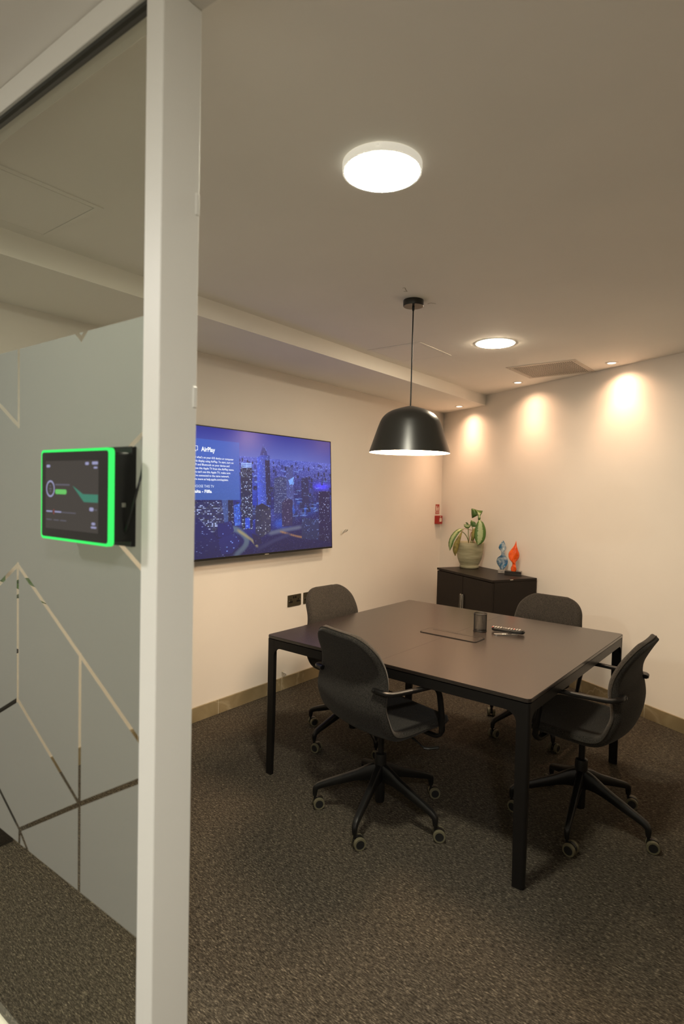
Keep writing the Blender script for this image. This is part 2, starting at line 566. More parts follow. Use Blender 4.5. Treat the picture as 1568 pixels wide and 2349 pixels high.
gk = obj('gasket', box(B(), .04, PX0 - .001, GO - .004, GO + .014, 2.389, 2.397), M_GASKET, GP)
for z0, z1 in ((2.02, 2.06), (1.66, 1.70)):
    obj('strike_plate', box(B(), PX1 - .001, PX1 + .0025, POST_D - .010, POST_D - .001, z0, z1, .001, 1), M_FRAME, GP)

# frosted film: a sheet with thin strips left clear, polygons cut strip by strip
def clip(poly, n, d):
    """keep n.p <= d"""
    out = []
    for i in range(len(poly)):
        a, b = poly[i], poly[(i + 1) % len(poly)]
        da, db = a[0] * n[0] + a[1] * n[1] - d, b[0] * n[0] + b[1] * n[1] - d
        if da <= 0: out.append(a)
        if (da < 0 < db) or (db < 0 < da):
            t = da / (da - db)
            out.append((a[0] + t * (b[0] - a[0]), a[1] + t * (b[1] - a[1])))
    return out
def area(p): return abs(sum(p[i][0] * p[(i + 1) % len(p)][1] - p[(i + 1) % len(p)][0] * p[i][1] for i in range(len(p)))) / 2
def subtract(polys, a, b, wd):
    dx, dy = b[0] - a[0], b[1] - a[1]
    L = math.hypot(dx, dy); t = (dx / L, dy / L); n = (-t[1], t[0])
    e = wd * .5
    planes = [(n, n[0] * a[0] + n[1] * a[1] + wd / 2), ((-n[0], -n[1]), -(n[0] * a[0] + n[1] * a[1]) + wd / 2),
              (t, t[0] * b[0] + t[1] * b[1] + e), ((-t[0], -t[1]), -(t[0] * a[0] + t[1] * a[1]) + e)]
    out = []
    for p in polys:
        rest = p
        for nn, d in planes:
            o = clip(rest, (-nn[0], -nn[1]), -d)
            if len(o) > 2 and area(o) > 1e-9: out.append(o)
            rest = clip(rest, nn, d)
            if len(rest) < 3: break
    return out
FZ0, FZ1 = .630, 1.826
fpolys = [[(.05, FZ0), (PX0 - .002, FZ0), (PX0 - .002, FZ1), (.05, FZ1)]]
E_ = dict(A=(1.533, 1.315), B=(1.535, .993), C=(1.81, 1.152), D=(1.811, .835), E=(1.546, .681))
def sh(p): return (2.02 + (p[0] - 2.02) * 1.022 - .012, 1.509 + (p[1] - 1.509) * 1.020)
LINES = [(E_['A'], E_['B']), (E_['A'], (2.05, 1.011)), (E_['A'], (1.30, 1.178)), (E_['B'], E_['D']), (E_['B'], (1.25, .84)),
         (E_['C'], E_['D']), (E_['D'], (1.812, .60)), (E_['D'], (2.06, .975)), (E_['D'], E_['E']), (E_['E'], (1.30, .826)), (E_['E'], (1.64, .60)),
         (E_['E'], (1.544, .60)), ((1.534, 1.86), (1.535, 1.642)), ((1.535, 1.642), (1.20, 1.83)), ((1.90, 1.535), (2.06, 1.628)), ((1.90, 1.425), (2.06, 1.332)),
         ((1.806, 1.807), (1.77, 1.835)), ((1.806, 1.807), (1.842, 1.835)), ((1.0, 1.86), (1.20, 1.64)), ((1.20, 1.64), (1.30, 1.178)), ((.8, .62), (1.25, .84)), ((1.25, .84), (1.30, 1.178)), ((.6, 1.3), (1.2, 1.64))]
for a, b in LINES: fpolys = subtract(fpolys, sh(a), sh(b), .0105)
bm = B()
for p in fpolys:
    f = bm.faces.new([bm.verts.new((x, GO - .0009, z)) for x, z in p])
bmesh.ops.remove_doubles(bm, verts=bm.verts, dist=1e-6)
obj('frosted_film', bm, M_FILM, GP)

# ------------------------------------------------------------------ room booking panel on the glass
BP = thing('booking_panel', 'black touchscreen booking panel with glowing green edge, mounted on the glass', 'touchscreen', (0, GY, 0), GAM)
TX0, TX1, TZ0, TZ1 = 1.747, 1.999, 1.396, 1.577
FO = -.050                       # front face offset from the partition line
def yplate(bm, x0, x1, z0, z1, y0, y1, r, mi=0, seg=5):
    return prism(bm, rrect(x0, x1, z0, z1, r, seg), y0, y1, 'y', mi)
obj('mount_plate', box(B(), 1.785, 1.990, GO - .012, GO - .0014, 1.392, 1.583, .001, 1), M_BLACKP, BP)
obj('housing', yplate(B(), TX0 + .006, TX1 - .006, TZ0 + .006, TZ1 - .006, FO + .012, GO - .0125, .006), M_BLACKP, BP)
obj('front_bezel', yplate(B(), TX0 + .005, TX1 - .006, TZ0 + .005, TZ1 - .005, FO - .0006, FO + .012, .006), M_BLACKP, BP)
# glowing edge: a ring
bm = B()
outer, inner = rrect(TX0, TX1, TZ0, TZ1, .009, 6), rrect(TX0 + .0052, TX1 - .0062, TZ0 + .0052, TZ1 - .0052, .006, 6)
vo0 = [bm.verts.new((x, FO, z)) for x, z in outer]; vi0 = [bm.verts.new((x, FO, z)) for x, z in inner]
vo1 = [bm.verts.new((x, FO + .009, z)) for x, z in outer]; vi1 = [bm.verts.new((x, FO + .009, z)) for x, z in inner]
n = len(outer)
for k in range(n):
    j = (k + 1) % n
    bm.faces.new((vo0[k], vi0[k], vi0[j], vo0[j])); bm.faces.new((vo0[k], vo0[j], vo1[j], vo1[k])); bm.faces.new((vo1[k], vo1[j], vi1[j], vi1[k]))
bmesh.ops.recalc_face_normals(bm, faces=bm.faces)
lr = obj('light_strip', bm, M_GREEN, BP); lr['label'] = 'glowing green light strip'
E_SCR = emat('panel_screen', srgb(73, 68, 63), 1.0)
E_TXT = emat('panel_text', srgb(150, 150, 185), 1.0)
E_DIM = emat('panel_text_dim', srgb(95, 92, 100), 1.0)
E_PILL = emat('panel_green_pill', srgb(105, 190, 100), 1.0)
E_TEAL = emat('panel_teal', srgb(70, 125, 105), 1.0)
E_REDT = emat('panel_red_tick', srgb(130, 70, 66), 1.0)
SW0, SW1, SH0, SH1 = TX0 + .0215, TX1 - .036, TZ0 + .022, TZ1 - .0225
scr = obj('screen', box(B(), SW0, SW1, FO - .0012, FO - .0006, SH0, SH1), E_SCR, BP)
def sflat(name, mat, u0, u1, v0, v1, r=None, parent=scr):
    x0, x1 = SW0 + u0 * (SW1 - SW0), SW0 + u1 * (SW1 - SW0)
    z1, z0 = SH1 - v0 * (SH1 - SH0), SH1 - v1 * (SH1 - SH0)
    rr = min(x1 - x0, z1 - z0) * .45 if r is None else r
    return obj(name, yplate(B(), x0, x1, z0, z1, FO - .0017, FO - .0012, rr, 0, 3), mat, parent)
sflat('status_pill', E_PILL, .20, .42, .415, .485)
for (u0, u1, v0, v1, m) in ((.02, .09, .055, .095, E_TXT), (.77, .83, .025, .065, E_TXT), (.89, .99, .02, .06, E_TXT), (.92, .98, .09, .115, E_TXT),
                            (.20, .48, .335, .36, E_DIM), (.02, .14, .735, .755, E_TXT), (.19, .32, .735, .755, E_TXT), (.33, .60, .74, .755, E_DIM),
                            (.02, .13, .86, .875, E_DIM), (.17, .27, .86, .875, E_DIM), (.30, .42, .86, .875, E_DIM), (.85, .92, .65, .70, E_TXT), (.94, .98, .67, .69, E_DIM),
                            (.89, .95, .855, .89, E_TXT), (.88, .97, .91, .935, E_TXT)):
    sflat('text_line', m, u0, u1, v0, v1)
sflat('progress_tick', E_REDT, .163, .178, .71, .785)
bm = B()
cx, cz, r0, r1 = SW0 + .10 * (SW1 - SW0), SH1 - .41 * (SH1 - SH0), .0135, .0170
ring = [[bm.verts.new((cx + r * math.cos(2 * PI * k / 32) , FO - .0015, cz + r * math.sin(2 * PI * k / 32))) for k in range(32)] for r in (r0, r1)]
for k in range(32): bm.faces.new((ring[0][k], ring[1][k], ring[1][(k + 1) % 32], ring[0][(k + 1) % 32]))
obj('clock_ring', bm, E_TXT, scr)
for dz, hw in ((.006, .0025), (0, .0048), (-.005, .003)):
    obj('clock_digit', yplate(B(), cx - hw, cx + hw, cz + dz - .0015, cz + dz + .0015, FO - .0017, FO - .0012, .001, 0, 2), E_DIM, scr)
bm = B()
def sp(u, v): return (SW0 + u * (SW1 - SW0), SH1 - v * (SH1 - SH0))
prism(bm, [sp(.73, .47), sp(.995, .47), sp(.995, .58), sp(.75, .58)], FO - .0017, FO - .0012, 'y')
prism(bm, [sp(.54, .36), sp(.73, .47), sp(.75, .58)], FO - .0017, FO - .0012, 'y')
obj('teal_graphic', bm, E_TEAL, scr)
cb = [(1.972, GO - .02, 1.402), (1.990, GO - .026, 1.418), (2.004, GO - .024, 1.450), (2.014, GO - .016, 1.50), (2.016, GO - .006, 1.545), (2.0185, .004, 1.60)]
obj('power_cable', tube(B(), [tuple(p) for p in catmull(cb, 6)], .0024, 8), M_BLACKP, BP, True)
obj('side_port', box(B(), TX1 - .0062, TX1 - .0055, -.022, -.014, 1.468, 1.476), M_CHROME, BP)

# ------------------------------------------------------------------ conference table
TT = thing('conference_table', 'square black conference table with slim metal frame, its two-part top split by a seam', 'table', (1.5381, 2.8636, 0), -.01965)
TW, TD, TZ = 1.4153, 1.3998, .74
hx, hy = TW / 2, TD / 2
for s in (-1, 1):
    # each half: rounded at the two outer corners
    r = .022
    pts = []
    if s > 0: pts = [(.0002, -hy)] + [(hx - r + r * math.sin(a), -hy + r - r * math.cos(a)) for a in [PI / 2 * k / 6 for k in range(7)]] + \
                    [(hx - r + r * math.cos(a), hy - r + r * math.sin(a)) for a in [PI / 2 * k / 6 for k in range(7)]] + [(.0002, hy)]
    else: pts = [(-.0006, hy)] + [(-hx + r - r * math.sin(a), hy - r + r * math.cos(a)) for a in [PI / 2 * k / 6 for k in range(7)]] + \
                [(-hx + r - r * math.cos(a), -hy + r - r * math.sin(a)) for a in [PI / 2 * k / 6 for k in range(7)]] + [(-.0006, -hy)]
    bm = prism(B(), pts, TZ - .014, TZ)
    es = [e for e in bm.edges if abs(e.verts[0].co.z - e.verts[1].co.z) < 1e-6 and e.verts[0].co.z > TZ - .001 and not (abs(e.verts[0].co.x) < .001 and abs(e.verts[1].co.x) < .001)]
    bmesh.ops.bevel(bm, geom=es, offset=.002, segments=2, affect='EDGES')
    obj('tabletop', bm, M_TABLE, TT, True)
# aprons with filleted ends and legs as one continuous look: aprons + legs per side
AP_T, AP_B = TZ - .019, TZ - .060
LW, LD = .050, .026
FR = .045
def apron(length, half, axis, pos):
    """apron board with two fillet brackets at its ends, in the plane of the side"""
    pass
# shadow gap strip
obj('shadow_gap_rail', box(B(), -hx + .012, hx - .012, -hy + .012, hy - .012, TZ - .019, TZ - .0141), M_TABLEEDGE, TT)
TH = .012
def fillet_poly(half, leg, r):
    """outline of the apron face from -half..half, with fillets down onto legs of width leg"""
    pts = [(-half, AP_T), (-half, AP_B - r), (-half + leg, AP_B - r)]
    for k in range(7):
        a = PI - PI / 2 * k / 6
        pts.append((-half + leg + r + r * math.cos(a), AP_B - r + r * math.sin(a)))
    for k in range(7):
        a = PI / 2 - PI / 2 * k / 6
        pts.append((half - leg - r + r * math.cos(a), AP_B - r + r * math.sin(a)))
    pts += [(half - leg, AP_B - r), (half, AP_B - r), (half, AP_T)]
    return pts
for s in (-1, 1):
    y0, y1 = sorted((s * (hy - .0026), s * (hy - .0026 - TH)))
    obj('apron', prism(B(), fillet_poly(hx - .012, LW - .010, FR), y0, y1, 'y'), M_BLACKM, TT, True)
    x0, x1 = sorted((s * (hx - .0026), s * (hx - .0026 - TH)))
    obj('apron', prism(B(), fillet_poly(hy - .012, LD - .010, FR), x0, x1, 'x'), M_BLACKM, TT, True)
for sx in (-1, 1):
    for sy in (-1, 1):
        # rounded outer corner angle-section leg, slightly tapered
        bm = B()
        rings = []
        for z, wl, dl in ((AP_T, LW, LD), (AP_B - FR, LW, LD), (.30, LW - .001, LD), (0.0, LW - .005, LD - .003)):
            r = .014
            pl = [(0, 0)]
            pl = [(-wl, 0)] + [(-r + r * math.sin(a), r - r * math.cos(a)) for a in [PI / 2 * k / 5 for k in range(6)]] + [(0, dl), (-wl + .004, dl), (-wl, dl - .004)]
            rings.append([bm.verts.new((sx * (hx - .002 + a), sy * (hy - .002 - b), z)) for a, b in pl])
        for a, b in zip(rings, rings[1:]):
            for k in range(len(a)):
                j = (k + 1) % len(a)
                bm.faces.new((a[k], a[j], b[j], b[k]))
        bm.faces.new(rings[0]); bm.faces.new(rings[-1])
        bmesh.ops.recalc_face_normals(bm, faces=bm.faces)
        lg = obj('leg', bm, M_BLACKM, TT, True)
        wn = lg.modifiers.new('flat_faces', 'WEIGHTED_NORMAL'); wn.keep_sharp = True; wn.weight = 90
# cable hatch in the top
hc = obj('cable_hatch', prism(B(), rrect(-.157, .182, -.077, .047, .019, 4), TZ + .0001, TZ + .0032), M_BLACKP, TT)
obj('hatch_lid', prism(B(), rrect(-.151, .176, -.071, .041, .016, 4), TZ + .0032, TZ + .0036), M_TABLE, hc)
obj('brush_slot', box(B(), -.125, .150, .020, .0225, TZ + .0036, TZ + .0041), M_BLACKP, hc)
obj('finger_notch', prism(B(), rrect(-.008, .030, .018, .026, .004, 3), TZ + .0036, TZ + .0041), M_BLACKP, hc)

# ------------------------------------------------------------------ swivel chairs
def shell_mesh():
    prof = [(.240, .438), (.231, .453), (.198, .464), (.09, .463), (-.01, .456), (-.090, .452), (-.143, .460), (-.183, .488), (-.207, .535),
            (-.216, .588), (-.205, .642), (-.190, .692), (-.195, .745), (-.220, .805), (-.254, .868), (-.272, .895)]
    wid = [.205, .218, .232, .240, .242, .242, .242, .241, .241, .239, .235, .230, .223, .213, .199, .186]
    cur = [.000, .002, .006, .010, .012, .015, .022, .032, .034, .028, .020, .016, .016, .016, .014, .012]
    S = catmull([(a[0], a[1], w_, c_) for a, w_, c_ in zip(prof, wid, cur)], 7)
    # arc length
    arc = [0]
    for a, b in zip(S, S[1:]): arc.append(arc[-1] + math.hypot(a[0] - b[0], a[1] - b[1]))
    L = arc[-1]
    NU = 18
    T = .040
    bm = B()
    top, bot = [], []
    RF, RB = .075, .115           # corner radii at the seat front and the top of the back
    for i, p in enumerate(S):
        a = S[max(i - 1, 0)]; b = S[min(i + 1, len(S) - 1)]
        ty, tz = b[0] - a[0], b[1] - a[1]
        q = math.hypot(ty, tz); ty /= q; tz /= q
        ny, nz = tz, -ty              # towards the sitter
        if i == 0: pass
        w_ = p[2]
        d0, d1 = arc[i], L - arc[i]
        def cr(w_, d, r): return w_ - r + math.sqrt(max(0, r * r - (r - d) ** 2)) if d < r else w_
        wv = min(cr(w_, d0, RF), cr(w_, d1, RB))
        rt, rb = [], []
        for k in range(NU + 1):
            s = -math.cos(PI * k / NU)
            s = s * .55 + (2 * k / NU - 1) * .45
            x = s * wv
            e = min(wv * (1 - abs(s)), d0, d1)
            kk = math.sqrt(max(0, 1 - (1 - min(e, .019) / .019) ** 2)) * .92 + .08
            c = p[3] * (abs(x) / .24) ** 2
            y, z = p[0] + ny * c, p[1] + nz * c
            h = T / 2 * kk
            rt.append(bm.verts.new((x, y + ny * h, z + nz * h)))
            rb.append(bm.verts.new((x, y - ny * h, z - nz * h)))
        top.append(rt); bot.append(rb)
    m = len(S)
    for i in range(m - 1):
        for k in range(NU):
            bm.faces.new((top[i][k], top[i][k + 1], top[i + 1][k + 1], top[i + 1][k]))
            bm.faces.new((bot[i][k], bot[i + 1][k], bot[i + 1][k + 1], bot[i][k + 1]))
        bm.faces.new((top[i][0], top[i + 1][0], bot[i + 1][0], bot[i][0]))
        bm.faces.new((top[i][NU], bot[i][NU], bot[i + 1][NU], top[i + 1][NU]))
    for k in range(NU):
        bm.faces.new((top[0][k], bot[0][k], bot[0][k + 1], top[0][k + 1]))
        bm.faces.new((top[-1][k], top[-1][k + 1], bot[-1][k + 1], bot[-1][k]))
    bmesh.ops.recalc_face_normals(bm, faces=bm.faces)
    # piping path around the rim
    mid = lambda a, b: (a.co + b.co) / 2
    rim = [mid(top[i][0], bot[i][0]) for i in range(m)] + [mid(top[-1][k], bot[-1][k]) for k in range(1, NU)] + \
          [mid(top[i][NU], bot[i][NU]) for i in range(m - 1, -1, -1)] + [mid(top[0][k], bot[0][k]) for k in range(NU - 1, 0, -1)]
    rim = [v.copy() for v in rim]
    return bm, rim

M_PIPING = pmat('chair_piping', (.030, .027, .023, 1), .9, spec=.1)
UPPER = ('seat_shell', 'armrest', 'mechanism', 'lever', 'piston')
def make_chair(name):
    t = empty(name)
    bm, rim = shell_mesh()
    sh_ = obj('seat_shell', bm, M_FABRIC, t, 'all')
    obj('piping', tube(B(), rim + [rim[0]], .0026, 6, cap=False), M_PIPING, sh_, True)
    for s in (-1, 1):
        path = [(s * .150, .115, .420), (s * .215, .118, .421), (s * .246, .120, .428), (s * .262, .124, .452), (s * .268, .114, .52), (s * .270, .100, .598),
                (s * .270, .088, .637), (s * .270, .062, .661), (s * .268, .03, .668), (s * .264, -.05, .668), (s * .258, -.135, .669), (s * .254, -.175, .671),
                (s * .243, -.198, .675), (s * .216, -.211, .678), (s * .184, -.213, .678)]
        P = catmull(path, 5)
        m = len(P)
        rad = []
        for i, p in enumerate(P):
            f = i / (m - 1)
            rad.append((.0140, .0095) if f < .93 else (.0125, .0095))
        bm = B()
        # flat bar, wide side up along the arm
        tube(bm, [tuple(p) for p in P], [(a, b) for a, b in rad], 12, up=(0.0, 0, 1), sq=.75)
        ar = obj('armrest', bm, M_BLACKM, t, True)
        bb = B(); lathe(bb, [(0, .004), (.006, .004), (.0075, 0), (.0075, -.006)], 12)
        bolt = obj('bolt', bb, M_BLACKP, ar, True, (s * .191, -.2235, .678), (PI / 2, 0, 0))
    bm = box(B(), -.09, .09, -.10, .13, .410, .433, .006)
    box(bm, -.17, .17, .105, .14, .412, .430, .004)
    obj('mechanism', bm, M_BLACKM, t, True)
    bm = tube(B(), [tuple(p) for p in catmull([(.07, .02, .420), (.16, .03, .415), (.235, .045, .385)], 5)], .0042, 8)
    lv = obj('lever', bm, M_BLACKM, t, True)
    obj('lever_handle', tube(B(), [tuple(p) for p in catmull([(.232, .043, .386), (.250, .062, .385), (.285, .085, .396)], 4)], [(.010, .006)] * 9, 8), M_BLACKP, lv, True)
    obj('piston', lathe(B(), [(0, .42), (.030, .42), (.030, .412), (.014, .405), (.014, .24), (0, .24)], 20), M_BLACKM, t, True)
    obj('gas_column', lathe(B(), [(0, .290), (.020, .290), (.0265, .286), (.028, .278), (.029, .21), (.029, .15), (.023, .15), (.0225, .062), (.021, .058), (0, .058)], 24), M_BLACKP, t, True)
    st = empty('base', (0, 0, 0)); st.parent = t
    return t

def leg_bm():
    path = [(.012, 0, .196), (.05, 0, .192), (.11, 0, .174), (.20, 0, .143), (.268, 0, .119), (.292, 0, .108), (.303, 0, .096), (.306, 0, .080), (.306, 0, .062)]
    rad = [(.022, .048), (.0185, .038), (.0165, .025), (.0150, .020), (.0140, .0165), (.0132, .0150), (.0125, .0138), (.0115, .0118), (.0095, .0095)]
    P = catmull([tuple(p) + r for p, r in zip(path, rad)], 4)
    return tube(B(), [tuple(p[:3]) for p in P], [(p[3], p[4]) for p in P], 12, up=(0, 0, 1), sq=.7)
ME_LEG = None; ME_CAST = None; ME_WHEEL = None
def wheel_bm():
    # axis along local x
    bm = B()
    prof_t = [(.0185, -.0085), (.0255, -.0085), (.0270, -.006), (.0270, .004), (.0255, .0085), (.0185, .0085)]
    lathe(bm, prof_t, 28, mi=0)
    lathe(bm, [(0, .0072), (.0185, .0072), (.0190, .0085)], 28, mi=1)
    lathe(bm, [(0, -.0072), (.0185, -.0072), (.0190, -.0085)], 28, mi=1)
    bmesh.ops.rotate(bm, verts=bm.verts, matrix=Matrix.Rotation(PI / 2, 3, 'Y'))
    bmesh.ops.recalc_face_normals(bm, faces=bm.faces)
    return bm
def caster_bm():
    bm = B()
    lathe(bm, [(0, .072), (.006, .072), (.006, .045), (0, .045)], 12)
    # hood between the wheels
    g = B()
    lathe(bm, [(0, .010), (0, .010)], 3)
    g.free()
    pts = [(.018 + .026 * math.cos(a), .030 + .026 * math.sin(a)) for a in [PI * k / 12 for k in range(13)]] + [(-.006, .020), (.030, .014)]
    prism(bm, pts, -.0065, .0065, 'x')
    return bm

def build_base(t, angs, swivel):
    """five legs and casters on chair t at world angles, made local"""
    global ME_LEG, ME_CAST, ME_WHEEL
    if ME_LEG is None:
        o = obj('leg', leg_bm(), M_BLACKP, None, True); ME_LEG = o.data; bpy.data.objects.remove(o)
        o = obj('caster', caster_bm(), M_BLACKP, None, True); ME_CAST = o.data; bpy.data.objects.remove(o)
        o = obj('wheel', wheel_bm(), [M_TREAD, M_WHEELHUB], None, True); ME_WHEEL = o.data; bpy.data.objects.remove(o)
    rz = t.rotation_euler.z
    for a, sw in zip(angs, swivel):
        a = math.radians(a) - rz
        inst('base_leg', ME_LEG, t, (0, 0, 0), (0, 0, a))
        c = inst('caster', ME_CAST, t, (.306 * math.cos(a), .306 * math.sin(a), 0), (0, 0, math.radians(sw) - rz))
        for s in (-1, 1):
            inst('wheel', ME_WHEEL, c, (s * .0165, .018, .0271), (0, 0, 0))

CHAIRS = [  # x, y, facing (deg, 0 = +y), label, caster leg start angle, lift, swivel angles
    (1.505, 2.250, -15, 'charcoal fabric swivel armchair with its back to the doorway, nearest the white post', -148, 0.0, (-40, -35, -58, -50, 20)),
    (2.252, 2.812, 88, 'charcoal fabric swivel armchair in side view at the table end opposite the screen', -156, 0.0, (-100, -98, -74, -80, 40)),
    (.905, 2.845, -94, 'charcoal fabric swivel armchair facing the table with its back to the wall sockets', -172, 0.0, (-25, -82, -105, 10, 60)),
    (1.722, 3.665, 176, 'charcoal fabric swivel armchair behind the table in front of the far wall and cabinet', -192, -.055, (30, -12, -12, 20, 10)),
]
proto = make_chair('office_chair')
for ch in list(proto.children):
    if ch.type == 'EMPTY': bpy.data.objects.remove(ch)
protos = list(proto.children)
for i, (x, y, rz, lab, a0, lift, sw) in enumerate(CHAIRS):
    c = proto if i == 0 else copy_tree(proto)
    if i > 0:
        for ch in [k for k in c.children if k.name.startswith(('base_leg', 'caster'))]:
            for g in list(ch.children): bpy.data.objects.remove(g)
            bpy.data.objects.remove(ch)
    c.location = (x, y, 0)
    c.rotation_euler = (0, 0, math.radians(rz))
    prop(c, lab, 'chair', 'swivel chairs around the table')
    for ch in c.children:
        if ch.name.startswith(UPPER): ch.location.z = lift
    build_base(c, [a0 + 72 * k for k in range(5)], sw)

# ------------------------------------------------------------------ cabinet by the far wall
CB = thing('cabinet', 'black-brown two-door office cabinet with metal loop handles standing against the far wall', 'cabinet', (0, YC, 0), BETA)
CX0, CX1, CY0, CY1, CZ = .675, 1.475, -.480, -.015, .808     # local: x along wall, y negative into the room
obj('body', box(B(), CX0, CX1, CY0 + .020, CY1, .03, CZ - .021, .0015, 1), M_CABINET, CB)
obj('plinth', box(B(), CX0 + .02, CX1 - .02, CY0 + .05, CY1, 0.0005, .03), M_CABINET, CB)
obj('top', box(B(), CX0 - .002, CX1 + .002, CY0 - .002, CY1, CZ - .020, CZ, .002, 2), M_CABINET, CB)
cmid = (CX0 + CX1) / 2
for s, a, b in ((-1, CX0 + .002, cmid - .002), (1, cmid + .002, CX1 - .002)):
    d = obj('door', box(B(), a, b, CY0, CY0 + .0185, .035, CZ - .026, .0015, 1), M_CABINET, CB)
    hx_ = cmid + s * .014
    z0, z1 = .40, .625
    P = [(hx_ - .009, 0, z0 + .01), (hx_ - .009, 0, z1 - .01), (hx_ - .006, 0, z1 - .003), (hx_, 0, z1), (hx_ + .006, 0, z1 - .003), (hx_ + .009, 0, z1 - .01), (hx_ + .009, 0, z0 + .01), (hx_ + .006, 0, z0 + .003), (hx_, 0, z0), (hx_ - .006, 0, z0 + .003)]
    bm = tube(B(), [(p[0], CY0 - .010, p[2]) for p in P + P[:2]], .0032, 8, up=(0, 1, 0))
    box(bm, hx_ - .003, hx_ + .003, CY0 - .010, CY0, z0 - .003, z0 + .003); box(bm, hx_ - .003, hx_ + .003, CY0 - .010, CY0, z1 - .003, z1 + .003)
    hd = obj('handle', bm, M_CHROME, d, True); hd['label'] = 'metal loop handle'
obj('chip_mark', box(B(), CX1 + .0018, CX1 + .0024, -.30, -.27, CZ - .006, CZ - .002), M_SIGNWHITE, CB)

# ------------------------------------------------------------------ potted plant
RV, FV = Vector((.905, .425, 0)), Vector((.425, -.905, 0))
PB = Vector((.590, 5.078, CZ + .0005))
PP = thing('potted_plant', 'drooping variegated houseplant in a glazed stoneware pot on the cabinet', 'plant', PB)
prof = [(0, 0), (.080, 0), (.087, .003), (.089, .014), (.087, .024), (.084, .028), (.094, .045), (.110, .085), (.121, .135), (.127, .19), (.130, .238), (.128, .243), (.122, .242), (.119, .225), (.118, .205)]
pot = obj('pot', lathe(B(), prof, 56), M_POT, PP, 'all')
obj('soil', lathe(B(), [(0, .214), (.06, .212), (.1175, .207)], 32), M_SOIL, PP, True)
def pv(r, f, z): return RV * r + FV * f + Vector((0, 0, z))
S_ = 1 / 1736.0
def px(zx, zy, f=0.0): return pv((zx - 535) * S_, f, (1112 - zy) * S_)
def leaf(name, pts, widths, mat, normal=None, cup=.25, twist=None, parent=PP):
    """pts: centre line points; widths: full widths; leaf blade spread across 'normal' x tangent"""
    P = catmull([tuple(p) + (w_,) for p, w_ in zip(pts, widths)], 5)
    m = len(P)
    NW = 8
    bm = B()
    uvl = bm.loops.layers.uv.new('UVMap')
    rows = []
    nrm = normal or FV
    for i, p in enumerate(P):
        c = Vector(p[:3])
        t = (Vector(P[min(i + 1, m - 1)][:3]) - Vector(P[max(i - 1, 0)][:3])).normalized()
        nn = nrm
        if twist: nn = Matrix.Rotation(math.radians(twist[0] + (twist[1] - twist[0]) * i / (m - 1)), 3, t) @ nrm
        s = t.cross(nn).normalized()
        n2 = s.cross(t).normalized()
        row = []
        for k in range(NW + 1):
            a = 2 * k / NW - 1
            row.append((bm.verts.new(c + s * (a * max(p[3], .0008) / 2) + n2 * (-cup * abs(a) ** 1.5 * p[3] / 2 + .0012 * math.sin(i * 2.1 + k))), (k / NW, i / (m - 1))))
        rows.append(row)
    for a, b in zip(rows, rows[1:]):
        for k in range(NW):
            q = (a[k], a[k + 1], b[k + 1], b[k])
            f = bm.faces.new([v for v, _ in q])
            for lp, (_, uv) in zip(f.loops, q): lp[uvl].uv = uv
    o = obj(name, bm, mat, parent, 'all')
    md = o.modifiers.new('thickness', 'SOLIDIFY'); md.thickness = .0012
    return o
def stem(pts, r=.0035, mat=None, parent=PP):
    return obj('stem', tube(B(), [tuple(p) for p in catmull([tuple(q) for q in pts], 6)], r, 8), mat or M_STEM, parent, True)
soil_z = .21
# large pale leaf hanging over the front rim
leaf('leaf', [px(672, 318, .11), px(683, 370, .125), px(690, 470, .135), px(688, 580, .14), px(675, 660, .14), px(655, 716, .135)], [.018, .065, .098, .100, .066, .002], M_LEAF, FV, .18)
# folded crown leaf: dark half and pale half
def flap(name, pts, mat, bulge=.012):
    bm = B()
    uvl = bm.loops.layers.uv.new('UVMap')
    c = sum(pts, Vector()) / len(pts) + FV * bulge
    ring0 = [bm.verts.new(p) for p in pts]
    ring1 = [bm.verts.new(p.lerp(c, .5) + FV * bulge * .35) for p in pts]
    cv = bm.verts.new(c)
    n_ = len(pts)
    for k in range(n_):
        j2 = (k + 1) % n_
        for f, uvs in ((bm.faces.new((ring0[k], ring0[j2], ring1[j2], ring1[k])), ((1, k / n_), (1, (k + 1) / n_), (.72, (k + 1) / n_), (.72, k / n_))), (bm.faces.new((ring1[k], ring1[j2], cv)), ((.72, k / n_), (.72, (k + 1) / n_), (.5, .5)))):
            for lp, uv in zip(f.loops, uvs): lp[uvl].uv = uv
    o = obj(name, bm, mat, PP, 'all')
    md = o.modifiers.new('thickness', 'SOLIDIFY'); md.thickness = .0012
    return o
flap('leaf', [px(541, 150, .05), px(550, 137, .05), px(580, 142, .055), px(606, 160, .06), px(622, 200, .065), px(640, 250, .07), px(600, 272, .065), px(557, 298, .05), px(546, 230, .05)], M_LEAFDARK)
flap('leaf', [px(600, 150, .06), px(660, 166, .055), px(720, 170, .05), px(712, 200, .055), px(684, 255, .075), px(690, 300, .10), px(672, 325, .11), px(652, 315, .10), px(650, 265, .085), px(632, 215, .075)], M_LEAF)
# middle leaves
leaf('leaf', [px(430, 400, .02), px(460, 425, .03), px(500, 430, .03), px(548, 405, .01)], [.004, .034, .040, .006], M_LEAF, FV, .3)
leaf('leaf', [px(545, 330, .0), px(560, 365, .02), px(585, 400, .03), px(618, 428, .04)], [.006, .040, .048, .012], M_LEAFDARK, FV, .25)
leaf('leaf', [px(455, 378, .02), px(475, 380, .03), px(498, 395, .03)], [.006, .016, .006], M_LEAFDARK, FV, .3)
leaf('leaf', [px(600, 460, .05), px(590, 520, .07), px(582, 600, .08), px(570, 660, .07)], [.012, .034, .036, .01], M_LEAFDRY, FV, .4)
